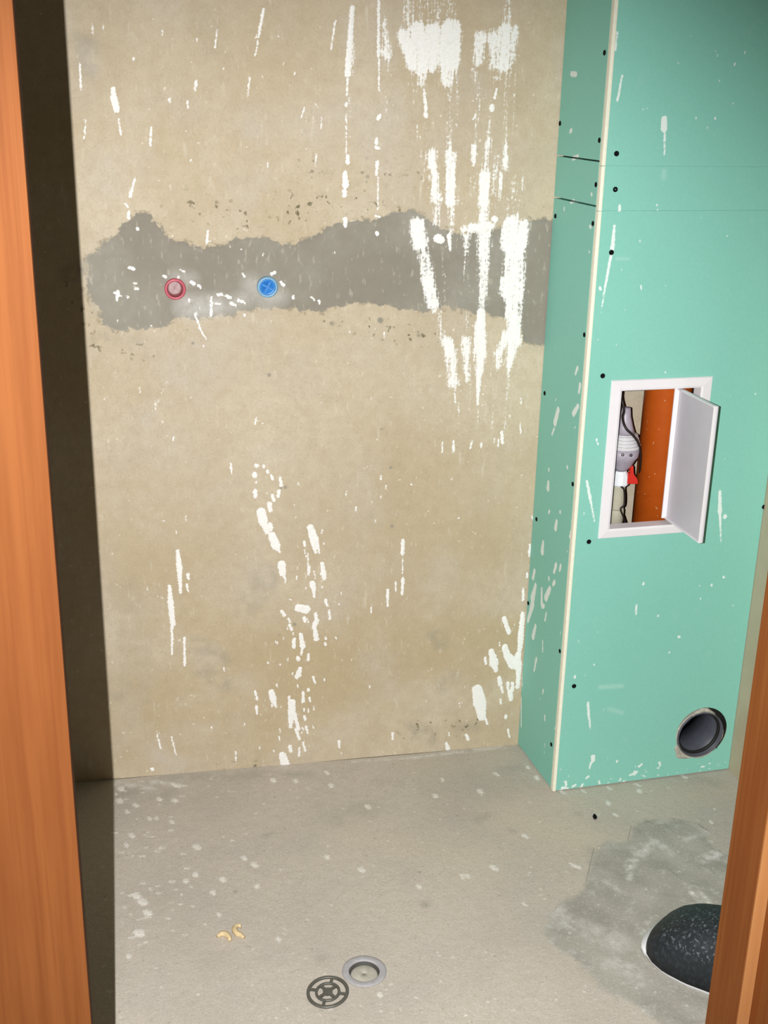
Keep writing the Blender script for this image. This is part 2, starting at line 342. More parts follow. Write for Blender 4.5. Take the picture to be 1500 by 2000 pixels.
for a in [ # crisp drops and dribbles (photo pixels: from, to, widths)
    (688, 14, 679, 144, 8, 13), (679, 150, 677, 185, 5, 3), (676, 202, 676, 206, 6, 5), (679, 306, 679, 318, 8, 8), (674, 338, 675, 362, 9, 13), (673, 372, 673, 382, 8, 8), (674, 428, 675, 441, 9, 7),
    (655, 41, 646, 100, 4, 3), (740, 2, 739, 110, 5, 6), (740, 115, 740, 178, 4, 2), (742, 226, 738, 232, 8, 8), (735, 270, 735, 280, 6, 6), (735, 288, 739, 289, 6, 6), (737, 317, 735, 342, 8, 4), (736, 455, 737, 457, 7, 7), (733, 422, 742, 424, 4, 4), (676, 222, 676, 300, 2.3, 2.3), (738, 345, 738, 410, 2.3, 2.3),
    (828, 175, 832, 215, 4, 7), (831, 224, 832, 226, 10, 10), (970, 174, 966, 192, 4, 5), (961, 208, 961, 214, 10, 9), (929, 224, 924, 232, 4, 4), (965, 427, 967, 429, 11, 11),
    (855, 466, 861, 468, 18, 16), (877, 460, 880, 490, 9, 4), (940, 610, 939, 636, 17, 19), (889, 752, 889, 786, 3, 2.4), (936, 726, 933, 790, 11, 4),
    (864, 862, 864, 884, 2.5, 2.5), (886, 862, 886, 882, 5, 4), (940, 866, 940, 874, 4, 3), (980, 843, 982, 866, 5, 6), (974, 858, 973, 872, 3, 3), (1016, 826, 1017, 846, 3, 3), (1018, 778, 1018, 788, 3, 3), (922, 862, 919, 876, 3, 3), (979, 845, 980, 858, 4, 4),
    (744, 930, 744, 936, 4, 3), (744, 970, 744, 972, 3, 3), (787, 1056, 786, 1081, 7, 8), (787, 1130, 785, 1160, 7, 5), (773, 1136, 773, 1155, 3, 3), (757, 1152, 757, 1184, 6, 4), (786, 1090, 786, 1120, 2.3, 2.3),
    (501, 909, 501, 909, 9, 9), (497, 926, 497, 929, 10, 10), (500, 941, 500, 943, 4, 4), (498, 959, 499, 969, 8, 8), (515, 909, 515, 912, 4, 4), (522, 919, 524, 924, 5, 5), (530, 929, 532, 936, 5, 5), (547, 934, 549, 948, 6, 7), (545, 959, 543, 970, 7, 6), (532, 968, 535, 978, 7, 6), (526, 984, 528, 997, 10, 8),
    (510, 1000, 514, 1018, 18, 19), (514, 1018, 522, 1040, 15, 9), (528, 1024, 529, 1034, 9, 9), (531, 1046, 539, 1066, 15, 18), (539, 1066, 546, 1078, 12, 4), (550, 1102, 552, 1120, 16, 13), (553, 1120, 558, 1132, 8, 3),
    (606, 1030, 614, 1055, 13, 17), (612, 1055, 616, 1078, 13, 6), (620, 1060, 624, 1080, 6, 3), (594, 1058, 595, 1066, 5, 5), (602, 1080, 602, 1122, 2.5, 4), (629, 1100, 633, 1128, 7, 10), (610, 1140, 612, 1150, 12, 10), (612, 1150, 614, 1166, 8, 4), (636, 1172, 639, 1182, 6, 5), (642, 1192, 644, 1208, 4, 5), (603, 1105, 604, 1116, 5, 5),
    (347, 1076, 350, 1108, 6, 12), (350, 1108, 353, 1158, 11, 5), (367, 1122, 368, 1130, 6, 6), (364, 1142, 368, 1156, 5, 3), (331, 1145, 333, 1175, 6, 11), (333, 1175, 338, 1220, 12, 10), (336, 1220, 336, 1278, 6, 3), (360, 1246, 361, 1300, 4, 5),
    (584, 1187, 598, 1190, 17, 17), (594, 1206, 596, 1214, 7, 6), (550, 1193, 556, 1202, 6, 6), (563, 1208, 566, 1214, 5, 5), (566, 1220, 570, 1230, 6, 5), (616, 1198, 619, 1212, 6, 9), (617, 1214, 613, 1226, 10, 9), (614, 1226, 618, 1248, 7, 10), (574, 1249, 574, 1264, 8, 7), (587, 1238, 591, 1262, 7, 11), (591, 1262, 588, 1278, 7, 4), (636, 1244, 636, 1248, 4, 4), (635, 1256, 635, 1259, 5, 5), (582, 1285, 583, 1289, 8, 6), (602, 1277, 602, 1289, 5, 5),
    (586, 1306, 583, 1318, 8, 12), (578, 1322, 580, 1324, 6, 6), (612, 1322, 615, 1334, 5, 4), (498, 1350, 502, 1366, 4, 5), (501, 1380, 502, 1394, 6, 4), (530, 1352, 534, 1368, 12, 13), (534, 1368, 539, 1380, 9, 5), (565, 1360, 565, 1366, 5, 5), (570, 1372, 570, 1395, 15, 15), (568, 1395, 568, 1420, 11, 7), (575, 1395, 583, 1424, 9, 6), (578, 1424, 585, 1444, 7, 5), (592, 1352, 592, 1370, 5, 7), (602, 1345, 603, 1349, 5, 5), (604, 1362, 606, 1370, 4, 4), (594, 1385, 594, 1388, 4, 4), (594, 1398, 597, 1406, 5, 5), (598, 1420, 601, 1433, 6, 3), (592, 1450, 596, 1466, 4, 5), (585, 1460, 584, 1476, 4, 4), (566, 1458, 568, 1468, 8, 6), (551, 1474, 556, 1488, 13, 17), (556, 1490, 564, 1499, 16, 12), (580, 1497, 592, 1499, 5, 5), (662, 1448, 663, 1460, 6, 4), (297, 1502, 298, 1503, 7, 7), (335, 1440, 344, 1474, 3, 3), (307, 1434, 314, 1462, 3, 3), (450, 905, 453, 925, 4, 3), (460, 1468, 461, 1490, 2.4, 2.4),
    (985, 1207, 994, 1236, 9, 9), (960, 1272, 965, 1296, 11, 19), (965, 1296, 969, 1310, 14, 8), (948, 1286, 949, 1297, 6, 5), (986, 1264, 992, 1284, 12, 15), (994, 1284, 1002, 1298, 17, 20), (1012, 1280, 1010, 1304, 14, 12), (1022, 1150, 1022, 1172, 4, 5), (1021, 1199, 1017, 1250, 8, 13), (1017, 1250, 1015, 1272, 12, 8), (1014, 1296, 1011, 1342, 12, 8), (1030, 1120, 1030, 1128, 4, 4), (1035, 1064, 1034, 1086, 4, 4), (975, 1324, 977, 1336, 8, 10), (979, 1342, 982, 1352, 6, 4), (992, 1334, 992, 1346, 7, 6), (1001, 1334, 1001, 1348, 6, 7), (996, 1352, 998, 1366, 10, 8), (932, 1346, 937, 1372, 20, 27), (938, 1372, 941, 1400, 24, 17), (948, 1404, 952, 1414, 5, 4), (977, 1366, 978, 1374, 4, 4), (987, 1398, 988, 1402, 6, 6), (872, 1452, 875, 1462, 5, 9), (911, 1436, 914, 1444, 6, 7), (767, 1432, 767, 1444, 5, 4), (992, 1425, 995, 1440, 4, 3), (1040, 1010, 1041, 1016, 3, 3),
    (180, 47, 181, 66, 3, 4), (156, 123, 158, 175, 3, 4), (221, 174, 222, 186, 9, 10), (222, 190, 228, 214, 13, 12), (232, 233, 236, 262, 3, 4), (168, 234, 164, 272, 2.5, 3), (383, 158, 381, 176, 5, 4), (331, 193, 332, 200, 4, 4), (366, 197, 367, 212, 3, 4), (295, 250, 294, 283, 4, 4), (424, 58, 420, 92, 2.5, 3), (515, 18, 507, 60, 5, 6), (507, 60, 498, 112, 4, 2.3), (487, 152, 484, 188, 4, 2.4), (264, 346, 254, 384, 3, 6), (252, 412, 251, 426, 5, 6), (268, 447, 269, 448, 5, 5), (406, 452, 403, 476, 4, 4), (260, 113, 260, 117, 4, 4), (244, 398, 250, 404, 3, 3), (595, 210, 588, 230, 2.5, 2.5), (618, 300, 616, 326, 2.4, 2.4), (628, 230, 627, 250, 2.4, 2.4),
    (374, 551, 379, 555, 8, 7), (388, 558, 392, 562, 6, 5), (320, 539, 323, 541, 6, 6), (413, 581, 412, 616, 4, 6), (415, 593, 430, 594, 3.4, 3.4), (426, 576, 433, 575, 6, 5), (442, 578, 449, 582, 7, 7), (466, 586, 478, 592, 6, 4), (451, 592, 461, 597, 5, 4), (478, 615, 478, 616, 5, 5), (549, 552, 554, 557, 6, 6), (531, 535, 537, 532, 6, 5), (475, 535, 478, 541, 5, 4), (381, 613, 392, 645, 3.4, 4), (392, 645, 403, 662, 3.4, 2.4), (573, 578, 573, 582, 5, 5), (253, 522, 260, 526, 6, 7), (261, 552, 264, 553, 5, 5), (265, 564, 269, 565, 6, 6), (224, 572, 236, 578, 5, 6), (228, 586, 230, 570, 4, 6), (248, 580, 250, 581, 4, 4), (369, 585, 370, 590, 4, 4), (347, 545, 350, 540, 4, 4), (360, 530, 352, 527, 5, 4), (623, 588, 624, 592, 5, 5), (608, 580, 614, 586, 3, 3),
    ]: S.splat(a[0], a[1], a[2], a[3], a[4], a[5])
for _ in range(90):                           # loose flecks of plaster
    x, y = rng.uniform(175, 1050), rng.uniform(20, 1490); S.splat(x, y, x+rng.normal(0, 1), y+abs(rng.normal(0, 5)), 2.0, 2.0)
for _ in range(46):
    x, y = rng.normal(592, 40), rng.uniform(1020, 1495); S.splat(x, y, x+rng.normal(1, 1), y+rng.uniform(1, 8), rng.uniform(2, 3.6), 2.0)
for a in [ # broad streaked smears
    (790, 70, 806, 122, 26, 26, .95), (815, 60, 822, 130, 34, 34, .95), (845, 62, 842, 128, 34, 24, .97), (880, 60, 878, 122, 44, 40, .97), (876, 120, 874, 158, 36, 26, .78), (822, 130, 824, 170, 22, 7, .8), (806, 112, 812, 140, 16, 8, .6), (838, 40, 838, 20, 100, 90, .30), (800, 45, 796, 4, 26, 16, .50), (850, 48, 852, 0, 16, 12, .42), (880, 50, 884, 10, 14, 10, .32),
    (937, 72, 936, 120, 22, 18, .80), (965, 72, 964, 128, 24, 16, .75), (988, 60, 984, 128, 30, 26, .86), (1006, 56, 1000, 120, 10, 10, .8), (990, 54, 992, 0, 22, 14, .48), (945, 75, 1000, 72, 16, 16, .7), (928, 138, 926, 160, 10, 6, .5), (962, 152, 975, 152, 5, 5, .6), (835, 150, 834, 168, 8, 8, .35),
    (752, 42, 756, 108, 13, 17, .66), (745, 100, 758, 110, 12, 12, .75), (688, 20, 684, 140, 8, 12, .6),
    (819, 266, 829, 350, 8, 6, .52), (843, 300, 850, 388, 17, 17, .84), (836, 300, 846, 300, 12, 12, .6), (879, 302, 880, 332, 20, 20, .8), (880, 340, 880, 392, 18, 24, .9), (880, 252, 879, 300, 9, 12, .45), (852, 389, 852, 440, 10, 9, .72), (882, 396, 881, 455, 11, 9, .68), (860, 388, 876, 392, 9, 9, .55),
    (925, 288, 926, 314, 16, 14, .8), (926, 350, 923, 382, 9, 6, .55), (952, 278, 951, 300, 15, 12, .72), (950, 300, 947, 345, 10, 16, .66), (947, 345, 945, 400, 25, 20, .95), (945, 400, 945, 445, 15, 16, .86), (988, 284, 987, 328, 12, 12, .76), (979, 342, 976, 384, 11, 9, .72), (968, 306, 964, 378, 8, 6, .58), (1019, 335, 1019, 418, 6, 5, .50), (1002, 350, 1004, 420, 16, 10, .36),
    (815, 440, 820, 474, 29, 31, 1.0), (820, 474, 836, 545, 26, 26, .66), (836, 545, 846, 592, 25, 24, .84), (848, 592, 851, 608, 14, 9, .75), (857, 610, 863, 664, 9, 10, .50), (872, 668, 880, 690, 20, 24, .92), (880, 690, 884, 748, 25, 22, .74), (878, 744, 893, 746, 10, 10, .85),
    (906, 448, 956, 442, 15, 18, .93), (912, 458, 911, 494, 16, 10, .72), (945, 450, 945, 500, 30, 25, .86), (945, 500, 944, 574, 24, 20, .76), (944, 574, 941, 612, 12, 14, .6), (909, 500, 914, 570, 6, 6, .40), (938, 636, 938, 690, 20, 26, .97), (938, 690, 936, 735, 24, 10, .93), (935, 780, 933, 845, 7, 4, .45),
    (998, 440, 996, 480, 36, 36, .93), (1022, 440, 1018, 480, 24, 22, .93), (1006, 425, 1008, 440, 14, 14, .85), (1006, 480, 1004, 545, 42, 42, .80), (992, 548, 990, 570, 26, 26, .92), (1008, 545, 1003, 615, 36, 36, .80), (1006, 615, 1004, 665, 26, 30, .95), (990, 655, 974, 690, 20, 16, .85), (1004, 660, 994, 715, 24, 12, .93), (974, 690, 974, 716, 16, 12, .7), (992, 715, 989, 780, 12, 7, .50), (990, 780, 985, 850, 8, 5, .38),
    (909, 664, 911, 690, 16, 16, .86), (911, 690, 914, 742, 16, 9, .70), (913, 615, 910, 664, 8, 8, .45), (918, 742, 920, 800, 8, 4, .36), (895, 790, 900, 860, 6, 4, .3), (960, 720, 962, 840, 6, 4, .3),
    (826, 165, 836, 290, 10, 6, .36), (876, 165, 880, 262, 18, 10, .37), (894, 130, 890, 250, 8, 5, .33), (936, 160, 928, 282, 12, 10, .34), (962, 160, 953, 276, 9, 10, .38), (992, 130, 988, 282, 14, 8, .37), (1008, 120, 1003, 250, 6, 5, .33), (866, 20, 868, 60, 60, 60, .34), (805, 130, 815, 262, 6, 5, .34), (900, 390, 915, 440, 8, 8, .34), (868, 500, 872, 600, 8, 8, .3), (962, 400, 962, 440, 8, 8, .4), (990, 384, 998, 430, 8, 10, .4), (755, 118, 752, 230, 6, 4, .34), (684, 148, 682, 300, 5, 4, .32), (948, 750, 950, 870, 5, 4, .3), (880, 786, 884, 860, 5, 4, .3),
    (300, 800, 330, 740, 8, 5, .30), (270, 760, 262, 790, 8, 5, .34), (205, 905, 212, 860, 6, 4, .3), (620, 205, 610, 235, 6, 4, .36), (600, 225, 588, 260, 8, 4, .3),
    ]: S.soft('smear', a[0], a[1], a[2], a[3], a[4]+2, a[5]+2, k=a[6], edge=.0060)
for a in [(365, 600, 425, 598, 46, 40, .65), (440, 600, 480, 580, 24, 24, .55), (490, 556, 498, 570, 34, 34, .45), (520, 585, 545, 580, 28, 28, .5), (345, 540, 375, 545, 20, 20, .45), (170, 110, 180, 130, 46, 40, .25), (760, 230, 500, 245, 60, 60, .12), (520, 890, 560, 880, 50, 50, .12), (310, 1478, 350, 1490, 26, 26, .25)]:
    S.soft('pale', *a[:6], k=a[6], edge=.012)
for a in [(180, 668, 290, 690, 36, 30, 1), (370, 400, 480, 430, 44, 50, .9), (560, 410, 700, 395, 60, 60, 1), (640, 385, 690, 385, 14, 14, 1.3), (740, 405, 790, 420, 34, 34, 1), (300, 410, 315, 430, 20, 20, 1), (640, 625, 860, 665, 28, 40, .95), (800, 1425, 930, 1412, 46, 40, 1), (600, 330, 820, 340, 50, 40, .6), (400, 1506, 520, 1492, 12, 12, 1.2), (140, 560, 175, 620, 30, 30, .9), (1060, 400, 1060, 430, 26, 26, .9), (320, 630, 350, 640, 16, 16, 1)]:
    S.soft('pit', *a[:6], k=a[6], edge=.014)
for a in [(168, 95, 178, 130, 50, 44, .55), (385, 1260, 440, 1285, 30, 24, .5), (390, 1305, 440, 1335, 26, 26, .5), (850, 1240, 862, 1260, 26, 22, .55), (865, 1340, 880, 1320, 26, 20, .4), (810, 1425, 850, 1440, 36, 30, .55), (900, 1420, 930, 1420, 20, 20, .45), (170, 545, 180, 600, 36, 30, .4), (195, 665, 215, 655, 22, 22, .8), (265, 670, 275, 690, 20, 20, .7), (520, 1130, 490, 1180, 60, 60, .3), (200, 1340, 240, 1360, 40, 40, .25), (1052, 640, 1056, 668, 30, 26, .5), (170, 530, 130, 535, 40, 30, .9), (150, 80, 180, 85, 40, 20, .3), (400, 40, 420, 90, 60, 60, .25), (725, 1015, 740, 1018, 8, 8, .5), (250, 1150, 270, 1400, 60, 60, .18)]:
    S.soft('smudge', *a[:6], k=a[6], edge=.012)
for x, y, w in [(525, 731, 6), (648, 632, 8), (742, 625, 10), (818, 655, 8), (745, 838, 5), (404, 660, 6), (376, 670, 4), (765, 1027, 5), (763, 913, 4), (557, 951, 5), (548, 953, 4), (545, 1240, 3), (575, 1218, 5), (1018, 893, 4), (345, 546, 8), (512, 532, 9), (718, 345, 6), (715, 310, 5)]:
    S.soft('smudge', x, y, x+1, y+1, w, k=1.6, edge=.002)
# slight relief: the cement sits back, the drops stand proud, the plaster is uneven
Uu, Vv = np.meshgrid(S.us, S.vs)
S.disp = .0012*np.sin(Uu*9+1.3*np.sin(Vv*5))*np.cos(Vv*7+.8) - .0016*np.clip(S.F['cement']/.006, 0, 1) + .0010*np.clip(S.F['splat']/.003, 0, 1) + .0004*S.F['smear']
tag(S.mesh('wall_back', MW), 'rough beige plastered back wall with grey cement patch and white splashes', kind='structure')

# floor
DRAIN = np.array([.297, -.646]); R_HOLE = .0262
S = Surf((0, 0, 0), (1, 0, 0), (0, 1, 0), (0, 0, 1), steps((-1.1, -.30, .06), (-.30, 1.10, .003), (1.10, RIGHT, .02)), steps((-3.0, -.95, .08), (-.95, 0, .003)))
S.field('splat', -.03); S.field('cement', -.06); S.field('smudge'); S.field('pale'); S.field('warm'); S.field('line', -.03)
S.poly('cement', [(1169, 1650), (1200, 1640), (1226, 1643), (1233, 1621), (1259, 1603), (1320, 1600), (1363, 1610), (1385, 1625), (1390, 1655), (1420, 1670), (1470, 1700), (1480, 1990), (1300, 2010), (1284, 1992), (1212, 1956), (1165, 1925), (1147, 1890), (1104, 1862), (1070, 1843), (1062, 1815), (1066, 1790), (1090, 1768), (1140, 1738), (1154, 1679)])
for a in [(1226, 1643, 1233, 1612, 2), (1262, 1603, 1320, 1600, 2), (1320, 1600, 1363, 1610, 2), (1363, 1610, 1384, 1624, 3.5), (1290, 1685, 1325, 1712, 2), (1160, 1655, 1145, 1720, 1.6), (1205, 1955, 1330, 1990, 2), (1180, 1622, 1200, 1634, 1.6), (560, 1904, 590, 1890, 1.5)]: S.splat(*a[:4], a[4], a[4], name='line')
for a in [(233, 1538, 240, 1542, 10, 8), (230, 1562, 238, 1566, 9, 8), (256, 1568, 274, 1576, 6, 7), (242, 1586, 254, 1584, 5, 5), (306, 1562, 316, 1558, 5, 7), (336, 1566, 348, 1560, 6, 6), (288, 1598, 296, 1598, 5, 5), (330, 1605, 342, 1606, 6, 5), (250, 1632, 264, 1631, 8, 7), (243, 1650, 250, 1651, 6, 6), (330, 1538, 352, 1528, 7, 6), (346, 1530, 352, 1540, 5, 4), (376, 1652, 394, 1657, 10, 8), (380, 1704, 384, 1712, 8, 7), (362, 1715, 364, 1726, 6, 6), (432, 1714, 438, 1720, 8, 8), (412, 1742, 420, 1744, 7, 6), (258, 1750, 274, 1750, 12, 10), (270, 1760, 286, 1764, 12, 12), (280, 1782, 296, 1784, 10, 10), (264, 1822, 280, 1824, 14, 12), (304, 1598, 307, 1598, 4, 4), (470, 1672, 484, 1678, 6, 6), (490, 1688, 506, 1690, 9, 7), (645, 1532, 649, 1536, 7, 6), (576, 1524, 580, 1528, 6, 5), (528, 1527, 540, 1522, 8, 6), (634, 1507, 644, 1512, 6, 4), (500, 1730, 504, 1731, 6, 5), (424, 1786, 432, 1786, 5, 5), (540, 1835, 548, 1836, 6, 5), (636, 1676, 642, 1672, 7, 6), (700, 1698, 712, 1700, 8, 8), (250, 1864, 252, 1870, 5, 5),
    (934, 1545, 942, 1547, 8, 7), (848, 1554, 853, 1555, 7, 6), (714, 1576, 724, 1576, 7, 6), (960, 1514, 980, 1512, 6, 4), (1045, 1519, 1052, 1520, 7, 6), (1016, 1630, 1038, 1636, 8, 6), (1108, 1688, 1142, 1694, 6, 8), (956, 1694, 976, 1696, 10, 8), (1186, 1567, 1191, 1570, 7, 6), (1194, 1593, 1212, 1591, 5, 4), (1246, 1545, 1252, 1545, 6, 6), (1028, 1498, 1034, 1500, 4, 4), (815, 1730, 822, 1736, 7, 6), (900, 1712, 906, 1712, 6, 6), (912, 1711, 916, 1712, 6, 5), (862, 1522, 866, 1524, 4, 4), (1386, 1606, 1392, 1606, 4, 4), (1018, 1762, 1030, 1770, 4, 4), (738, 1941, 746, 1945, 6, 6), (1088, 1546, 1110, 1549, 4, 4), (1132, 1546, 1150, 1546, 4, 3), (1180, 1541, 1200, 1538, 4, 4), (1230, 1536, 1260, 1530, 4, 4), (1322, 1518, 1350, 1515, 4, 5)]:
    mx, my, q = (a[0]+a[2])/2, (a[1]+a[3])/2, .30; S.splat(mx+(a[0]-mx)*q, my-2, mx+(a[2]-mx)*q, my+2, a[4]*1.35, a[5]*1.35)
for _ in range(160):
    x, y = rng.uniform(200, 1400), rng.uniform(1505, 1990); S.splat(x, y, x+rng.normal(0, 1), y, rng.uniform(1.5, 3.4))
for _ in range(50):
    x, y = abs(rng.normal(0, 90))+225, rng.uniform(1520, 1850); S.splat(x, y, x+rng.normal(0, 4), y, rng.uniform(2, 5))
for a in [(1230, 1690, 1280, 1640, 20, 14, .55), (1280, 1640, 1310, 1668, 22, 12, .6), (1232, 1680, 1228, 1716, 8, 8, .9), (1340, 1640, 1380, 1625, 10, 8, .5), (1370, 1680, 1400, 1670, 20, 26, .7), (1352, 1745, 1372, 1760, 7, 8, 1), (1368, 1745, 1384, 1765, 8, 10, 1), (1180, 1720, 1220, 1745, 6, 6, .5), (1180, 1655, 1240, 1655, 7, 7, .35), (805, 1480, 985, 1459, 7, 7, .75), (690, 1487, 805, 1480, 5, 5, .5), (232, 1530, 300, 1540, 20, 16, .5), (300, 1527, 350, 1534, 16, 12, .5), (1090, 1790, 1200, 1840, 40, 60, .22), (1200, 1880, 1240, 1900, 40, 40, .22)]: S.soft('pale', *a[:6], k=a[6], edge=.006)
for a in [(985, 1505, 1010, 1500, 30, 24, .5), (935, 1600, 955, 1592, 24, 20, .55), (300, 1520, 600, 1512, 26, 24, .55), (240, 1545, 320, 1550, 40, 40, .5), (520, 1632, 532, 1626, 6, 6, 1), (625, 1868, 630, 1874, 14, 14, .9), (940, 1540, 900, 1480, 30, 30, .2), (400, 1880, 430, 1870, 40, 30, .3), (830, 1767, 833, 1769, 7, 7, 1.6), (1130, 1590, 1130, 1592, 4, 4, 1), (740, 1525, 780, 1530, 30, 26, .3), (1000, 1622, 1002, 1623, 5, 5, .9), (1145, 1890, 1230, 1950, 26, 20, .5), (1160, 1660, 1190, 1720, 34, 40, .45), (660, 1600, 720, 1580, 60, 50, .25), (1340, 1520, 1400, 1530, 34, 30, .45)]: S.soft('smudge', *a[:6], k=a[6], edge=.012)
for a in [(1000, 1600, 1140, 1640, 90, 110, .9), (1130, 1560, 1400, 1545, 50, 60, .8), (700, 1640, 950, 1680, 120, 140, .5), (800, 1500, 980, 1480, 24, 24, .6)]: S.soft('warm', *a[:6], k=a[6], edge=.05)
Uu, Vv = np.meshgrid(S.us, S.vs)
S.disp = .0008*np.sin(Uu*11)*np.cos(Vv*8) + .0008*np.clip(S.F['splat']/.003, 0, 1) + .0012*np.clip(S.F['cement']/.01, 0, 1)*np.sin(Uu*70)*np.cos(Vv*60)
tag(S.mesh('floor', MF, circles=[(DRAIN[0], DRAIN[1], R_HOLE)]), 'dusty bare screed floor with a grey cement patch', kind='structure')

# other walls and the ceiling
YD0, YD1 = -1.20, -1.045                       # the wall with the doorway: corridor face, room face
def wallbox(name, boxes, mat, label):
    bm = bmesh.new()
    for b in boxes: add_box(bm, *b)
    return tag(bm_obj(name, bm, mat), label, kind='structure')
wallbox('wall_right', [(RIGHT, RIGHT+.08, YD1, 0, 0, CEIL)], M_plain, 'beige plastered right wall beside the green boxing')
wallbox('wall_left', [(-1.18, -1.1, YD1, 0, 0, CEIL)], M_plain, 'beige plastered left wall')
LX = -.1035; RX = .6787; TOP = 2.02              # door lining
wallbox('wall_front', [(-1.18, LX-.03, YD0+.02, YD1, 0, CEIL), (RX+.05, RIGHT+.08, YD0+.02, YD1, 0, CEIL), (LX-.03, RX+.05, YD0+.02, YD1, TOP+.03, CEIL)], M_plain, 'plastered wall around the doorway')
wallbox('ceiling', [(-1.18, RIGHT+.08, YD0+.02, .08, CEIL, CEIL+.06)], M_ceil, 'plain plaster ceiling')

# door frame
D = empty('door_1', (.28, -1.12, 0)); tag(D, 'reddish brown wooden door frame around the view', kind='structure')
def dpart(name, boxes, bev=.0015):
    bm = bmesh.new()
    for b in boxes: add_box(bm, *b)
    bevel(bm, bev, 2); return bm_obj(name, bm, M_wood, D)
EX = -.0861
dpart('casing', [(EX-.20, EX, -1.215, -1.19, 0, TOP+.10)], .003)
dpart('lining', [(LX-.028, LX, -1.189, YD1, 0, TOP)])
dpart('lining', [(RX+.0163, RX+.042, -1.24, YD1, 0, TOP)]).data.materials[0] = M_wood_brightened
dpart('stop', [(RX, RX+.0158, -1.1162, YD1, 0, TOP)], .0012).data.materials[0] = M_wood_brightened
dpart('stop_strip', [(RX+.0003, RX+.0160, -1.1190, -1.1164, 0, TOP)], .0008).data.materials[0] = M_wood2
dpart('casing', [(RX+.043, RX+.13, -1.24, -1.215, 0, TOP+.10)], .003)
dpart('head', [(LX, RX, -1.189, YD1, TOP, TOP+.028)])

# ================================================================== GREEN BOXING
BOXING = empty('pipe_boxing', tuple(G0)); tag(BOXING, 'green plasterboard pipe boxing in the right hand corner', 'boxing')
TH = .0125
FU = guv(1428, 1491)[0]
ULEN = (RIGHT-.001-XG)/math.cos(GA)
HU0, HU1, HV0, HV1 = .0505, .2545, .552, .8605          # hatch frame outside
IU0, IU1, IV0, IV1 = .0715, .2315, .5715, .8405         # clear opening
PU, PV = guv(1367, 1434); PR = .0495                    # waste pipe centre and inner radius
FRONT_SPLATS = [(1206, 62, 1202, 98, 4, 4), (1215, 147, 1206, 196, 4, 5), (1297, 232, 1297, 252, 12, 13), (1298, 252, 1298, 302, 5, 3), (1210, 402, 1210, 410, 6, 7), (1200, 441, 1196, 486, 5, 9), (1193, 500, 1182, 560, 6, 5), (1182, 560, 1175, 604, 4, 2.4), (1172, 562, 1173, 565, 6, 6), (1252, 558, 1252, 567, 4, 3), (1165, 858, 1168, 868, 4, 3), (1146, 940, 1153, 975, 5, 6), (1153, 975, 1161, 1018, 5, 2.4), (1406, 960, 1406, 1000, 6, 9), (1406, 1000, 1408, 1058, 6, 2.3), (1416, 1008, 1416, 1010, 8, 8), (1148, 1372, 1150, 1395, 5, 6), (1150, 1395, 1153, 1424, 5, 2.4), (1158, 1478, 1158, 1486, 9, 8), (1154, 1490, 1152, 1500, 5, 4), (1243, 1182, 1242, 1200, 4, 3), (1413, 1127, 1414, 1128, 5, 5), (1390, 1142, 1390, 1144, 5, 5), (1326, 1243, 1327, 1244, 5, 5), (1257, 1138, 1256, 1142, 4, 4), (1285, 1203, 1286, 1203, 4, 4), (1123, 1320, 1123, 1324, 4, 4), (1160, 1298, 1162, 1297, 4, 3), (1248, 1497, 1254, 1492, 5, 4), (1230, 1514, 1244, 1508, 4, 5), (1288, 1490, 1290, 1496, 5, 4), (1105, 1527, 1106, 1534, 5, 5), (1118, 1536, 1124, 1533, 5, 5), (1135, 1537, 1138, 1532, 5, 5), (1098, 1538, 1110, 1540, 5, 4), (1145, 1520, 1150, 1516, 4, 4), (1092, 1545, 1098, 1543, 5, 5), (1170, 1526, 1171, 1530, 4, 4), (1205, 1485, 1205, 1488, 4, 4), (1475, 769, 1476, 770, 4, 4), (1397, 230, 1397, 232, 4, 4), (1363, 0, 1364, 2, 3, 3), (1283, 400, 1283, 403, 4, 3), (1250, 470, 1250, 473, 3, 3), (1420, 460, 1420, 463, 4, 3), (1405, 156, 1405, 158, 4, 3), (1435, 125, 1435, 127, 4, 4), (1382, 248, 1382, 252, 3, 3)]
GSC = np.array([-0.0125, 0])
def front_board(v0, v1, off, holes=(), circles=(), fine=True):
    vs = steps((v0, min(v1, 1.56), .0028), (min(v1, 1.56), v1, .1)) if v1 > 1.56 else steps((v0, v1, .0028))
    s = Surf(gp(0, 0, off), GU, ZUP, GN, steps((.0012, ULEN, .0028)), vs); s.field('splat', -.03); s.field('thin')
    for a in FRONT_SPLATS:
        if v0-.02 < s.uv(a[0], a[1])[1] < v1+.02: s.splat(*a)
    for _ in range(60): 
        x, y = rng.uniform(1090, 1480), rng.uniform(40, 1540)
        if v0 < s.uv(x, y)[1] < v1: s.splat(x, y, x, y+rng.uniform(0, 4), rng.uniform(1.4, 2.6))
    for _ in range(36):
        x = rng.uniform(1090, 1420); y = 1546-.14*(x-1085)-abs(rng.normal(0, 12))
        if v0 < s.uv(x, y)[1] < v1: s.splat(x, y, x+rng.normal(0, 3), y, rng.uniform(1.8, 3.6))
    for a in [(1172, 1342, 1215, 1340, 8, 8, .5), (1190, 1385, 1215, 1392, 8, 8, .4), (1204, 505, 1228, 506, 2.2, 2.2, .7), (1297, 335, 1296, 348, 10, 8, .4)]: s.soft('thin', *a[:6], k=a[6], edge=.003)
    o = s.mesh('front_board', MG, holes=holes, circles=circles, skirt=TH); return adopt(o, BOXING)
VS1, VS2 = 1.1605, 1.2355
front_board(.003, VS1-.0002, 0, holes=[(IU0-.004, IU1+.004, IV0-.004, IV1+.004)], circles=[(PU+.0030, PV+.0040, PR+.0085)])
front_board(VS1, VS2-.0002, -.0005)
front_board(VS2, CEIL-.002, 0)
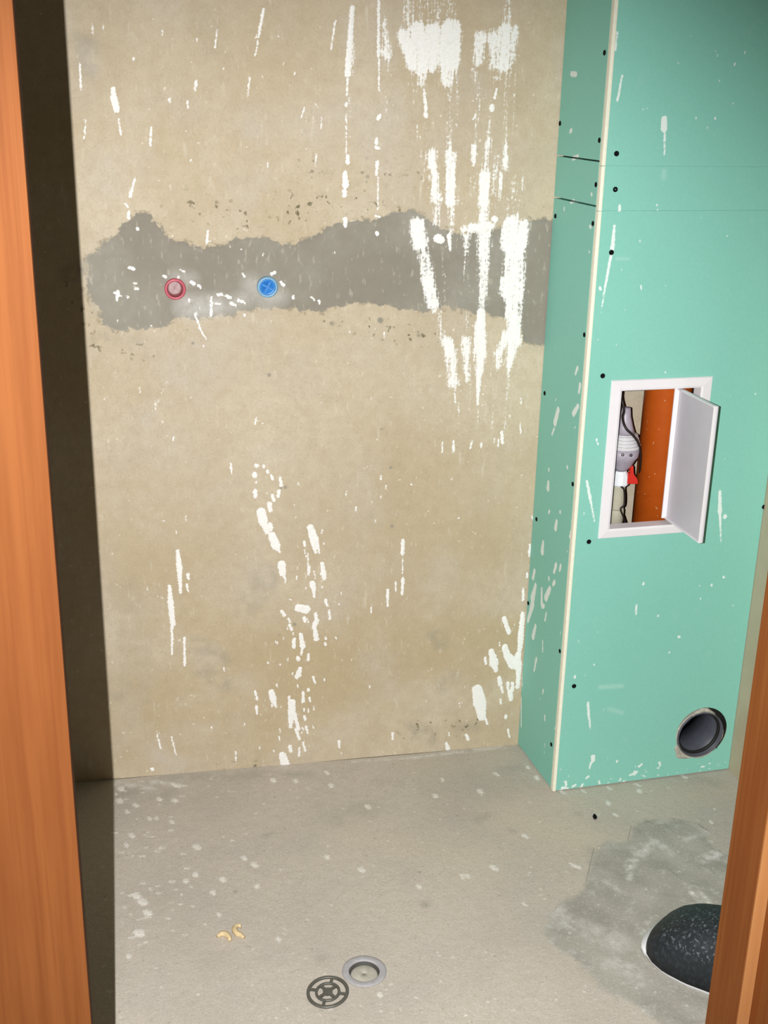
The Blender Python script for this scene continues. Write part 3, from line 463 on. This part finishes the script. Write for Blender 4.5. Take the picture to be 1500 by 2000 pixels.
SIDE_SPLATS = [(1090, 797, 1084, 830, 8, 9), (1082, 836, 1078, 850, 4, 3), (1129, 790, 1120, 812, 6, 8), (1133, 748, 1131, 768, 6, 5), (1128, 716, 1124, 732, 5, 4), (1137, 775, 1136, 782, 5, 5), (1136, 822, 1134, 838, 5, 5), (1133, 852, 1132, 862, 5, 5), (1130, 898, 1129, 912, 5, 4), (1071, 940, 1070, 958, 6, 7), (1072, 914, 1072, 920, 4, 4), (1073, 996, 1072, 1003, 4, 4), (1094, 997, 1094, 1003, 4, 4), (1087, 1016, 1085, 1036, 6, 7), (1061, 1056, 1059, 1082, 5, 9), (1115, 1038, 1113, 1050, 5, 4), (1044, 1112, 1041, 1132, 6, 6), (1086, 1100, 1082, 1120, 6, 5), (1095, 1102, 1093, 1116, 5, 4), (1046, 1140, 1040, 1175, 6, 11), (1040, 1175, 1031, 1216, 10, 5), (1074, 1146, 1066, 1172, 7, 9), (1058, 1148, 1058, 1184, 4, 6), (1062, 1180, 1059, 1188, 6, 4), (1083, 1134, 1080, 1144, 6, 5), (1072, 1126, 1072, 1134, 4, 4), (1046, 1220, 1041, 1248, 5, 8), (1060, 1250, 1060, 1274, 2.6, 2.6), (1048, 1284, 1043, 1312, 4, 3), (1067, 1196, 1064, 1214, 3, 3), (1061, 1346, 1060, 1356, 3, 3), (1064, 1396, 1064, 1408, 3, 3), (1116, 141, 1125, 148, 6, 6), (1089, 156, 1088, 170, 8, 8), (1114, 254, 1116, 257, 5, 5), (1119, 307, 1129, 307, 5, 4), (1115, 393, 1121, 394, 4, 4), (1155, 377, 1156, 382, 4, 4), (1102, 404, 1102, 412, 3, 3), (1152, 440, 1154, 446, 4, 4), (1151, 490, 1151, 494, 3, 3), (1108, 912, 1108, 914, 4, 4), (1020, 1280, 1019, 1340, 4, 4), (1018, 1360, 1018, 1420, 3, 3), (1040, 1500, 1046, 1508, 5, 4), (1049, 1515, 1054, 1519, 5, 5)]
def side_board(v0, v1, tilt=0.0):
    vs = steps((v0, min(v1, 1.56), .0028), (min(v1, 1.56), v1, .1)) if v1 > 1.56 else steps((v0, v1, .0028))
    s = Surf((XC, 0, 0), SU, ZUP, SN, steps((.001, SL-.0135, .0026)), vs); s.field('splat', -.03); s.field('thin')
    for a in SIDE_SPLATS:
        if v0-.02 < s.uv(a[0], a[1])[1] < v1+.02: s.splat(a[0], a[1]+a[4]*.5, a[2], a[3]-a[5]*.5, a[4]*1.7, a[5]*1.7)
    for _ in range(16):
        x, y = rng.uniform(1035, 1140), rng.uniform(700, 1480)
        if v0 < s.uv(x, y)[1] < v1: s.splat(x, y, x-rng.uniform(0, 3), y+rng.uniform(0, 9), rng.uniform(1.5, 2.8))
    W = np.meshgrid(s.us, s.vs)
    o = s.mesh('side_board', MG, skirt=TH)
    return adopt(o, BOXING)
SS = Surf((XC, 0, 0), SU, ZUP, SN, [0, 1], [0, 1])
sv1 = (SS.uv(1100, 389)[1]+SS.uv(1168, 403)[1])/2; sv2 = (SS.uv(1097, 305)[1]+SS.uv(1174, 315)[1])/2
side_board(.003, sv1-.0018); side_board(sv1+.0012, sv2-.0016); side_board(sv2+.0012, CEIL-.002)
# backing behind the open joints
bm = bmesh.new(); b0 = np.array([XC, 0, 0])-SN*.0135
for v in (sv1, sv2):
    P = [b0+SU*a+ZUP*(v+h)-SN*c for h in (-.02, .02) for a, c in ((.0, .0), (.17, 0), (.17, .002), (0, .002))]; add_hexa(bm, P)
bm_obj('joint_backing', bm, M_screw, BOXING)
# cream cut edge of the front boards at the corner
for v0, v1 in ((.002, VS1-.001), (VS1, VS2-.001), (VS2, CEIL-.002)):
    bm = bmesh.new(); n = max(2, int((min(v1, 1.6)-v0)/.03)); c = G0
    prof = [(-.0005, -.0135), (.0006, -.0120), (.0010, -.0060), (.0006, -.0008), (-.0030, .0006), (-.0052, .0004), (-.0052, -.0135)]   # (away to the left, towards the room)
    rings = []
    for v in list(np.linspace(v0, min(v1, 1.6), n))+([v1] if v1 > 1.6 else []):
        w = 1+.10*math.sin(v*37)+.08*math.sin(v*91+1)
        rings.append([bm.verts.new(tuple(c-GU*(l*w if l > 0 else l)+GN*f+ZUP*v)) for l, f in prof])
    for A, B in zip(rings[:-1], rings[1:]):
        for i in range(len(prof)): bm.faces.new((A[i], A[(i+1) % len(prof)], B[(i+1) % len(prof)], B[i]))
    bm.faces.new(rings[0]); bm.faces.new(rings[-1][::-1])
    tag(bm_obj('board_edge', bm, M_core, BOXING), 'cream cut board edge')
# screws
bm = bmesh.new(); add_lathe(bm, (0, 0, 0), (0, 0, 1), [(-.004, .0018), (-.0012, .0046), (.0005, .0047), (.0007, .0040), (.0004, .0016), (-.0004, 0)], 10)
sc_me = bpy.data.meshes.new('screw'); bm.to_mesh(sc_me); bm.free(); sc_me.materials.append(M_screw)
def screw(P, n, k=1.0):
    o = bpy.data.objects.new('screw', sc_me); COL.objects.link(o)
    o.location = tuple(P); o.rotation_euler = Vector(n).to_track_quat('Z', 'Y').to_euler(); o.scale = (k, k, 1); adopt(o, BOXING)
for x, y in [(1204, 300), (1202, 370), (1194, 493), (1177, 734), (1150, 1058), (1121, 1340), (1492, 990)]:
    u, v = guv(x, y); screw(gp(u, v, .0004 if not VS1 < v < VS2 else -.0005), GN, 1.0)
for x, y in [(1181, 103), (1094, 241), (1171, 274), (1085, 422), (1166, 361), (1164, 438), (1144, 655), (1064, 768), (1121, 947), (1048, 1014), (1032, 1178), (1094, 1272), (1077, 1454)]:
    u, v = SS.uv(x, y); screw(np.array([XC, 0, 0])+SU*min(u, SL-.019)+ZUP*v+SN*.0004, SN, .95)

# ================================================================== ACCESS HATCH
HATCH = empty('access_hatch', tuple(gp((HU0+HU1)/2, HV0, 0))); tag(HATCH, 'small white plastic access hatch standing open in the green boxing', 'hatch')
bm = bmesh.new()
def ring_loop(u0, u1, v0, v1, off): return [bm.verts.new(tuple(gp(u, v, off))) for u, v in ((u0, v0), (u1, v0), (u1, v1), (u0, v1))]
loops = [ring_loop(HU0, HU1, HV0, HV1, .0008), ring_loop(HU0+.0015, HU1-.0015, HV0+.0015, HV1-.0015, .0036), ring_loop(IU0-.004, IU1+.004, IV0-.004, IV1+.004, .0052), ring_loop(IU0, IU1, IV0, IV1, .0040), ring_loop(IU0, IU1, IV0, IV1, -.022), ring_loop(IU0-.0022, IU1+.0022, IV0-.0022, IV1+.0022, -.022), ring_loop(IU0-.0022, IU1+.0022, IV0-.0022, IV1+.0022, .0008)]
for A, B in zip(loops, loops[1:]+loops[:1]):
    for i in range(4): bm.faces.new((A[i], A[(i+1) % 4], B[(i+1) % 4], B[i]))
bm_obj('frame', bm, M_white, HATCH)
# the leaf: a shallow tray swung square to the face; its inside turned to the left
LU = .1945; L0, L1 = -.010, .131; LV0, LV1 = .5815, .8385
def lp(off, v, t): return gp(LU+t, v, off)       # t: thickness direction (to the left is minus)
bm = bmesh.new()
def lbox(o0, o1, v0, v1, t0, t1): add_hexa(bm, [lp(o0, v0, t0), lp(o1, v0, t0), lp(o1, v0, t1), lp(o0, v0, t1), lp(o0, v1, t0), lp(o1, v1, t0), lp(o1, v1, t1), lp(o0, v1, t1)])
lbox(L0, L1, LV0, LV1, 0, .0030); bevel(bm, .0006, 1); leaf = bm_obj('door_leaf', bm, simple('white_plastic_shaded', (.60, .575, .63), .45, .4, .03, 30), HATCH)  # leaf's white plastic painted greyer for the light grazing it
for nm, b in (('lip', (L0, L0+.003, LV0, LV1, -.010, -.0002)), ('lip', (L1-.003, L1, LV0, LV1, -.006, -.0002)), ('lip', (L0+.0032, L1-.0032, LV0, LV0+.003, -.006, -.0002)), ('lip', (L0+.0032, L1-.0032, LV1-.003, LV1, -.006, -.0002))):
    bm = bmesh.new(); lbox(*b); bevel(bm, .0005, 1); o = bm_obj(nm, bm, M_white); o.parent = leaf; o.matrix_parent_inverse = leaf.matrix_parent_inverse.copy() if False else Matrix.Identity(4)
    # children of the leaf keep their world place (the leaf's own matrix is the identity in world space)
for v in (.62, .80):
    bm = bmesh.new(); add_lathe(bm, gp(LU+.012, v, -.006), (0, 0, 1), [(-.012, 0), (-.012, .004), (.012, .004), (.012, 0)], 10); add_gbox(bm, LU+.002, LU+.014, v-.010, v+.010, -.008, -.004); bm_obj('hinge', bm, M_white, HATCH)

# ================================================================== INSIDE THE BOXING
t = NT('orange_brown_pvc'); n = t.noise(40, 3); base = t.mix(n, (.46, .075, .006), (.58, .115, .011))
base = t.mix(t.ramp(t.noise(130, 1, off=2), .735, .77, 0, .6), base, (.80, .55, .36)); M_orange = t.done(base, .38, .45)
M_grey = simple('dark_grey_pvc', (.080, .084, .108), .42, .5, .12, 60)
M_rubber_shade = simple('black_rubber_and_gap_shade', (.012, .012, .011), .6, .4)
M_beige = simple('beige_pipe_sleeve', (.50, .47, .37), .6, .3, .08, 40)
M_lilac = simple('lilac_grey_metal', (.40, .36, .43), .42, .5, .10, 120)
M_rib = simple('light_ribbed_metal', (.66, .65, .68), .4, .5, .05, 120)
M_redp = simple('red_plastic', (.62, .022, .012), .35, .5, .06)
M_nut = simple('white_fitting_plastic', (.84, .87, .92), .35, .5, .02)
M_cable = simple('black_cable', (.018, .014, .012), .5, .4)
def ip(x, y, off): return hit(x, y, G0+GN*off, GN)
# orange soil pipe
oy = -.085; pl = ip(1249, 900, oy); r = .046; pc = pl + GU*(r+.001)
t_ = empty('soil_pipe', (pc[0], pc[1], 0)); tag(t_, 'orange brown plastic soil pipe inside the open hatch', 'pipe')
bm = bmesh.new(); add_lathe(bm, (pc[0], pc[1], .19), (0, 0, 1), [(0, r-.003), (0, r), (2.29, r), (2.29, r-.003)], 36, closed=True); bm_obj('pipe', bm, M_orange, t_, True)
bm = bmesh.new(); add_lathe(bm, (pc[0], pc[1], .17), (0, 0, 1), [(0, r+.0005), (0, r+.006), (.075, r+.006), (.085, r+.009), (.095, r+.006), (.097, r+.0005)], 36, closed=True); bm_obj('socket', bm, M_orange, t_, True)
# ribbed water meter body above a white valve with a red lever
oy = -.070; c0 = ip(1216, 880, oy); k = .00095
def mz(y): return float(ip(1216, y, oy)[2])
ax = c0[:2]
W_ = empty('water_meter', (ax[0], ax[1], mz(918))); tag(W_, 'grey ribbed water meter body on the pipe inside hatch', 'water meter')
bm = bmesh.new(); add_lathe(bm, (ax[0], ax[1], 0), (0, 0, 1), [(mz(846), .001), (mz(846), .021), (mz(830), .015), (mz(812), .010), (mz(796), .008), (mz(796), .001)], 24, closed=True); bm_obj('cone', bm, M_lilac, W_, True)
bm = bmesh.new(); pr = [(mz(872), .001), (mz(872), .033)]
for i in range(4): z = mz(868-6*i); pr += [(z-.001, .0335-.0022*i), (z+.0018, .0335-.0022*i), (z+.0022, .0295-.0022*i), (z+.0042, .0295-.0022*i)]
pr += [(mz(846)+.0, .020), (mz(846), .001)]
add_lathe(bm, (ax[0], ax[1], 0), (0, 0, 1), pr, 28, closed=True); bm_obj('ribbed_cap', bm, M_rib, W_)
bm = bmesh.new(); add_lathe(bm, (ax[0], ax[1], 0), (0, 0, 1), [(mz(917), .001), (mz(917), .012), (mz(908), .020), (mz(896), .026), (mz(890), .031), (mz(873.5), .0325), (mz(873.5), .001)], 28, closed=True); body = bm_obj('body', bm, M_lilac, W_, True)
for x in (1217, 1233):
    P = ip(x, 879, oy); dr = np.array([P[0]-ax[0]-.004, -.030]); q = (CAM-P)[:2]; q = q/np.linalg.norm(q); dlat = (P[:2]-ax) @ np.array([-q[1], q[0]])*-1
    lat = np.array([q[1], -q[0]])*dlat; rr = .0318; fwd = math.sqrt(max(rr*rr-dlat*dlat, 1e-6)); Q = ax+lat+q*fwd
    bm = bmesh.new(); nn = np.append((Q-ax)/np.linalg.norm(Q-ax), 0); add_lathe(bm, (Q[0], Q[1], P[2]), nn, [(-.002, .0001), (-.002, .0030), (.0012, .0030), (.0012, .0018), (-.0004, .0012), (-.0004, .0001)], 10, closed=True); o = bm_obj('screw_hole', bm, M_screw, W_)
V_ = empty('valve', (ax[0]-.004, ax[1], mz(948))); tag(V_, 'white valve with a red lever inside the open hatch', 'valve')
vc = ip(1210, 932, oy)
bm = bmesh.new(); add_lathe(bm, (vc[0], vc[1], 0), (0, 0, 1), [(mz(946), .001), (mz(946), .0165), (mz(943), .0185), (mz(926), .0185), (mz(922), .015), (mz(918), .0125), (mz(918), .001)], 12, closed=True); bm_obj('valve_body', bm, M_nut, V_)
h0 = ip(1225, 938, oy+.018); bm = bmesh.new()
prof = [(1226, 945), (1246, 945), (1245, 936), (1238, 926), (1237, 910), (1232, 912), (1232, 924), (1226, 930)]
A = [ip(x, y, oy+.016) for x, y in prof]; B = [p-GN*.008 for p in A]
va = [bm.verts.new(tuple(p)) for p in A]; vb = [bm.verts.new(tuple(p)) for p in B]; bm.faces.new(va); bm.faces.new(vb[::-1])
for i in range(len(A)): bm.faces.new((va[i], vb[i], vb[(i+1) % len(A)], va[(i+1) % len(A)]))
bm_obj('lever', bm, M_redp, V_)
# lower beige pipe
P_ = empty('water_pipe', (ax[0]-.008, ax[1], 0)); tag(P_, 'pale beige water pipe below the white valve', 'pipe')
pa = ip(1204, 990, oy)
bm = bmesh.new(); add_lathe(bm, (pa[0], pa[1], 0), (0, 0, 1), [(0, .0105), (0, .0135), (mz(947), .0135), (mz(947), .0105)], 24, closed=True); bm_obj('pipe', bm, M_beige, P_, True)
bm = bmesh.new(); add_lathe(bm, (pa[0], pa[1], 0), (0, 0, 1), [(mz(1032), .0137), (mz(1032), .0150), (mz(994), .0150), (mz(991), .0137)], 24, closed=True); bm_obj('sleeve', bm, M_beige, P_, True)
bm = bmesh.new(); add_tube(bm, smooth_path([ip(1216, 740, oy), ip(1214, 775, oy), ip(1219, 800, oy+.01), ip(1216, 816, oy+.02), ip(1222, 836, oy+.034), ip(1236, 850, oy+.036), ip(1247, 866, oy+.03), ip(1251, 890, oy+.012), ip(1249, 930, oy-.02)]), .0024, 8)
tag(bm_obj('cable', bm, M_cable, None, True), 'black cable curving over the grey water meter', 'cable')
bm = bmesh.new(); add_tube(bm, smooth_path([ip(1213, 950, oy+.017), ip(1219, 958, oy+.017), ip(1219, 985, oy+.017), ip(1212, 994, oy+.019), ip(1217, 1008, oy+.019), ip(1222, 1022, oy+.016), ip(1232, 1040, oy+.01)]), .0019, 8)
tag(bm_obj('cable', bm, M_cable, None, True), 'thin dark cable beside the pale beige water pipe', 'cable')

# ================================================================== WASTE PIPE IN THE BOXING
WP = empty('waste_pipe', tuple(gp(PU, PV-PR, 0))); tag(WP, 'dark grey waste pipe mouth low in the green boxing', 'pipe')
c = gp(PU, PV, 0)
bm = bmesh.new(); add_lathe(bm, c, GN, [(-.105, PR-.003), (-.105, PR+.0025), (.0035, PR+.0025), (.0040, PR+.0010), (.0035, PR), (-.012, PR), (-.0125, PR-.003)], 48, closed=True); bm_obj('tube', bm, M_grey, WP, True)
bm = bmesh.new(); add_lathe(bm, c, GN, [(-.0118, PR-.0045), (-.0118, PR-.0002), (-.006, PR-.0002), (-.006, PR-.0035), (-.009, PR-.0055)], 48, closed=True); bm_obj('rubber_seal', bm, M_rubber_shade, WP, True)
bm = bmesh.new(); add_lathe(bm, c, GN, [(-.104, .0001), (-.104, PR-.004), (-.100, PR-.004), (-.096, PR-.012), (-.0965, .0001)], 40, closed=True); bm_obj('bend_wall', bm, simple('blue_grey_pvc', (.15, .17, .24), .4, .5, .1), WP, True)
bm = bmesh.new(); add_lathe(bm, c, GN, [(-.0200, PR+.0026), (-.0200, PR+.0190), (-.0135, PR+.0190), (-.0135, PR+.0026)], 40, closed=True); bm_obj('gap_shade_ring', bm, M_rubber_shade, WP)  # black ring added to paint the shade in the gap round the tube
# rough plaster packed round the mouth
M_pack = simple('crumbly_plaster', (.46, .43, .37), .9, .15, .2, 150)
def packing(a0, a1, w, seed, front=.0035, name='plaster_packing'):
    r2 = np.random.default_rng(seed); bm = bmesh.new(); rings = []
    for i, a in enumerate(np.linspace(a0, a1, max(4, int((a1-a0)/.10)))):
        e = math.sin(math.pi*i/max(3, int((a1-a0)/.10)-1)) if (a1-a0) < 6 else 1
        ro = PR+.0030+w*(.35+.65*e)*(.75+.5*r2.random()); ri = PR+.0029; fr = front*(.6+.8*r2.random())
        d = GU*math.cos(a)+ZUP*math.sin(a)
        rings.append([bm.verts.new(tuple(c+d*rr+GN*f)) for rr, f in ((ri, -.010), (ri, fr*.8), ((ri+ro)/2, fr*1.3), (ro, .0003), (ro, -.010))])
    for A, B in zip(rings[:-1], rings[1:]):
        for i in range(5): bm.faces.new((A[i], A[(i+1) % 5], B[(i+1) % 5], B[i]))
    bm.faces.new(rings[0]); bm.faces.new(rings[-1][::-1]); return bm_obj(name, bm, M_pack, WP)
packing(math.radians(60), math.radians(118), .008, 1); packing(math.radians(112), math.radians(196), .0035, 2, .0015); packing(math.radians(200), math.radians(250), .015, 3); packing(math.radians(250), math.radians(322), .0045, 4, .0015); packing(math.radians(-38), math.radians(6), .0035, 5, .0015)

# ================================================================== WATER OUTLETS
def plug(name, label, x, y, body, face, blue):
    P = hit(x, y, (0, 0, 0), (0, 1, 0)); o = empty(name, (P[0], 0, P[2])); tag(o, label, 'plug', 'plugs on the water outlets'); n = (0, -1, 0); q = (P[0], 0, P[2]); tilt = n
    bm = bmesh.new(); add_lathe(bm, q, tilt, [(-.004, .0145), (-.004, .0190), (.006, .0190), (.0075, .0180), (.0078, .0155), (.0068, .0142)], 32, closed=True); bm_obj('ring', bm, body, o, True)
    if blue:
        bm = bmesh.new(); add_lathe(bm, q, tilt, [(-.003, .0001), (-.003, .0143), (.0045, .0143), (.0052, .0128), (.0030, .0112), (.0030, .0001)], 32, closed=True); bm_obj('cup', bm, face, o, True)
        bm = bmesh.new()
        for a in (math.radians(62), math.radians(152)):
            d = np.array([math.cos(a), 0, math.sin(a)]); e = np.array([-math.sin(a), 0, math.cos(a)]); b = np.array(q)
            add_hexa(bm, [b+d*s1*.0105+e*s2*.0017+np.array([0, -h, 0]) for h in (.003, .0062 if a < 2 else .0058) for s1, s2 in ((-1, -1), (1, -1), (1, 1), (-1, 1))])
        bm_obj('cross_grip', bm, face, o)
    else:
        bm = bmesh.new(); add_lathe(bm, (q[0]-.0008, 0, q[2]+.0022), tilt, [(-.003, .0001), (-.003, .0118), (.0062, .0118), (.0074, .0098), (.0066, .0001)], 20, closed=True); bm_obj('stopper', bm, face, o, True)
        bm = bmesh.new(); add_lathe(bm, q, tilt, [(-.003, .0001), (-.003, .0141), (.0005, .0141), (.0005, .0001)], 24, closed=True); bm_obj('recess', bm, simple('dark_red_recess', (.16, .015, .02), .6), o)
plug('red_outlet_plug', 'pinkish red plug in the left water outlet', 342, 564, simple('pinkish_red_plastic', (.55, .10, .14), .4, .5, .15, 140), simple('dusty_pink_plastic', (.50, .34, .35), .6, .3, .2, 160), False)
plug('blue_outlet_plug', 'bright blue plug in the right water outlet', 522, 560, simple('pale_blue_plastic', (.20, .40, .60), .4, .5, .1, 140), simple('blue_plastic', (.035, .22, .62), .35, .5, .12, 140), True)

# ================================================================== FLOOR THINGS
dz = 0.0
DR = empty('floor_drain', (DRAIN[0], DRAIN[1], 0)); tag(DR, 'round open floor drain with a grey plastic rim', 'drain')
M_rim = simple('grey_drain_plastic', (.40, .39, .41), .6, .3, .12, 90)
M_fill = simple('dusty_drain_bottom', (.47, .44, .38), .9, .15, .15, 90)
bm = bmesh.new(); add_lathe(bm, (DRAIN[0], DRAIN[1], 0), (0, 0, 1), [(-.010, .0248), (-.010, .0260), (-.0005, .0262), (.0010, .0268), (.0008, .0362), (.0018, .0360), (.0026, .0335), (.0026, .0262), (.0020, .0250)], 48, closed=True); bm_obj('rim', bm, M_rim, DR, True)
bm = bmesh.new(); add_lathe(bm, (DRAIN[0], DRAIN[1], 0), (0, 0, 1), [(-.0125, .0001), (-.0125, .0225), (-.0060, .0222), (-.0045, .0200), (-.0040, .010), (-.0040, .0001)], 40, closed=True); bm_obj('trap_bottom', bm, M_fill, DR, True)
bm = bmesh.new(); add_lathe(bm, (DRAIN[0], DRAIN[1], 0), (0, 0, 1), [(-.0125, .0226), (-.0125, .0247), (-.0005, .0247), (-.0005, .0243), (-.0110, .0240), (-.0115, .0226)], 40, closed=True); bm_obj('gap_ring', bm, simple('dark_grey_gap', (.07, .068, .06), .7, .3), DR, True)  # dark ring added to stand for the gap inside the rim

G = hit(640, 1938, (0, 0, .004), (0, 0, 1))
GR = empty('drain_grate', (0, 0, 0)); tag(GR, 'round dark metal drain grate lying beside the open drain', 'grate')
M_iron = simple('dull_dark_metal', (.15, .145, .13), .5, .5, .15, 120, .5)
def ring(r0, r1, h): 
    bm = bmesh.new(); add_lathe(bm, (0, 0, 0), (0, 0, 1), [(0, r0), (0, r1), (h*.8, r1), (h, r1-.0008), (h, r0+.0008), (h*.8, r0)], 48, closed=True); return bm
parts = [bm_obj('outer_ring', ring(.0285, .0335, .0032), M_iron), bm_obj('inner_ring', ring(.0160, .0200, .0030), M_iron)]
bm = bmesh.new(); add_lathe(bm, (0, 0, 0), (0, 0, 1), [(0, .0001), (0, .0075), (.003, .0075), (.0034, .006), (.0034, .0001)], 24, closed=True); parts.append(bm_obj('hub', bm, M_iron))
for i, a in enumerate([.55, .55+math.pi/2, .55+math.pi, .55+1.5*math.pi]):
    bm = bmesh.new(); d = np.array([math.cos(a), math.sin(a), 0]); e = np.array([-d[1], d[0], 0])
    add_hexa(bm, [d*s1+e*s2*.0024+ZUP*h for h in (.0003, .0028) for s1, s2 in ((.0070, -1), (.0165, -1), (.0165, 1), (.0070, 1))]); parts.append(bm_obj('spoke', bm, M_iron))
    bm = bmesh.new(); a2 = a+.62; d = np.array([math.cos(a2), math.sin(a2), 0]); e = np.array([-d[1], d[0], 0])
    add_hexa(bm, [d*s1+e*s2*.0022+ZUP*h for h in (.0003, .0028) for s1, s2 in ((.0195, -1), (.0290, -1), (.0290, 1), (.0195, 1))]); parts.append(bm_obj('spoke', bm, M_iron))
for p in parts: p.parent = GR
GR.location = (G[0], G[1], .0036)
ax_ = Vector((DRAIN[0]-G[0], DRAIN[1]-G[1], 0)).normalized(); side = Vector((0, 0, 1)).cross(ax_)
GR.rotation_mode = 'QUATERNION'
from mathutils import Quaternion
GR.rotation_quaternion = Quaternion(side, -math.radians(4.5))

# shoe: sole outline and upper lofted along its length; toe towards the wall
SH = empty('shoe', (0, 0, 0)); tag(SH, 'black shoe with a pale sole edge, partly hidden behind right door jamb', 'shoe')
t = NT('black_speckled_mesh'); n = t.noise(160, 2); base = t.mix(t.ramp(n, .45, .75), (.014, .018, .022), (.03, .036, .046))
topz = t.n('ShaderNodeSeparateXYZ'); t.put(topz.inputs[0], t.co)
msk = t.math('MULTIPLY', t.ramp(topz.outputs[2], .040, .055), t.ramp(t.noise(230, 2, off=3), .57, .66)); base = t.mix(t.math('MULTIPLY', msk, .55), base, (.16, .20, .22)); t.bump(n, .3); M_shoe = t.done(base, .6, .35)
M_sole = simple('pale_sole_rubber', (.78, .77, .80), .6, .3, .04)
def outline(y):                                # (left x, right x) of the shoe at y from toe 0 to heel 1
    ys = [0, .02, .05, .10, .18, .30, .42, .55, .70, .82, .92, .975, 1]
    l = [-.014, -.038, -.050, -.059, -.065, -.065, -.059, -.049, -.041, -.041, -.038, -.026, -.006]
    r_ = [.012, .030, .041, .049, .055, .057, .053, .047, .041, .040, .036, .025, .006]
    return np.interp(y, ys, l), np.interp(y, ys, r_)
LEN = .30; YS = np.concatenate([np.linspace(0, .1, 9), np.linspace(.13, .9, 22), np.linspace(.92, 1, 8)])
def loft(name, mat, rows, cap=True):
    bm = bmesh.new(); R_ = [[bm.verts.new(tuple(p)) for p in row] for row in rows]
    for A, B in zip(R_[:-1], R_[1:]):
        for i in range(len(A)): bm.faces.new((A[i], A[(i+1) % len(A)], B[(i+1) % len(A)], B[i]))
    bm.faces.new(R_[0]); bm.faces.new(R_[-1][::-1]); o = bm_obj(name, bm, mat, None, True); o.parent = SH; return o
rows = []
for y in YS:
    l, r_ = outline(y); gl = -.004+.010*max(0, 1-y/.06); g = .002+.014*max(0, 1-y/.35)**.8; lift = .004*max(0, 1-y/.18)**1.5; yy = -y*LEN+.009*max(0, 1-y/.12)
    rows.append([(l-gl, yy, lift+.001), (r_+g, yy, lift+.001), (r_+g, yy, lift+.007), (r_+g-.002, yy, lift+.009), (l-gl+.001, yy, lift+.009), (l-gl, yy, lift+.007)])
loft('sole', M_sole, rows)
rows = []
for y in YS:
    l, r_ = outline(y); l *= .985; r_ *= .985; cx_ = (l+r_)/2; hw = (r_-l)/2
    H_ = np.interp(y, [0, .02, .05, .10, .18, .30, .45, .58, .75, 1], [.010, .020, .032, .047, .062, .074, .085, .094, .096, .092])
    lift = .004*max(0, 1-y/.18)**1.5+.0085; row = []
    for a in np.linspace(0, math.pi, 15):
        e = .72; ca, sa = math.cos(a), math.sin(a)
        row.append((cx_+hw*math.copysign(abs(ca)**e, ca)*(1.03 if abs(ca) > .5 else 1), -y*LEN, lift+H_*abs(sa)**e))
    rows.append(row)
loft('upper', M_shoe, rows)
bm = bmesh.new()
for k_ in range(5):
    y = .34+.055*k_; h = np.interp(y, [.30, .45, .58], [.056, .070, .082])+.0195
    add_tube(bm, smooth_path([(-.022, -y*LEN, h-.006), (-.012, -(y+.01)*LEN, h+.001), (0, -(y+.014)*LEN, h+.003), (.012, -(y+.01)*LEN, h+.001), (.022, -y*LEN, h-.006)], 3), .0022, 6)
o = bm_obj('laces', bm, M_cable, None, True); o.parent = SH
bm = bmesh.new(); add_lathe(bm, (0, -.79*LEN, .098), (0, 0, 1), [(0, .018), (.003, .023), (.007, .025), (.010, .023), (.008, .019)], 24, closed=True)
for v in bm.verts: v.co.y = -.79*LEN+(v.co.y+.79*LEN)*1.7
o = bm_obj('collar', bm, M_shoe, None, True); o.parent = SH
SH.location = (.797, -.650, .0); SH.scale = (1.15, 1.05, 1.28); SH.rotation_euler = (0, 0, math.radians(38))

# small scraps on the floor
M_scrap = simple('cream_scrap', (.72, .56, .33), .7, .25, .12, 120)
def scrap(label, pts, r):
    P = [hit(x, y, (0, 0, r+.0006), (0, 0, 1)) for x, y in pts]; bm = bmesh.new(); Q = smooth_path(P, 4)
    add_tube(bm, Q, [r*(.55+.45*math.sin(math.pi*(i+.6)/(len(Q)+.2))) for i in range(len(Q))], 7)
    tag(bm_obj('curled_scrap', bm, M_scrap, None, True), label, 'scrap', 'curled scraps on the floor')
scrap('cream curled scrap, the left one of two on the floor', [(425, 1829), (432, 1824), (440, 1824), (447, 1830), (449, 1836)], .0048)
scrap('yellowish hook shaped scrap, the right one of two on floor', [(471, 1808), (463, 1808), (458, 1815), (463, 1823), (470, 1826), (476, 1831)], .0050)
P = hit(1162, 1595, (0, 0, .003), (0, 0, 1)); bm = bmesh.new(); bmesh.ops.create_icosphere(bm, subdivisions=2, radius=1)
for v in bm.verts:
    n_ = 1+.14*math.sin(v.co.x*5+v.co.y*3)+.1*math.sin(v.co.z*7); v.co = Vector((v.co.x*.0042*n_+v.co.y*.0015, v.co.y*.0085*n_, v.co.z*.0032*n_+.0034))
o = bm_obj('black_pebble', bm, M_screw, None, True); o.location = (P[0], P[1], 0); tag(o, 'small black chip on the floor below the green boxing', 'chip')
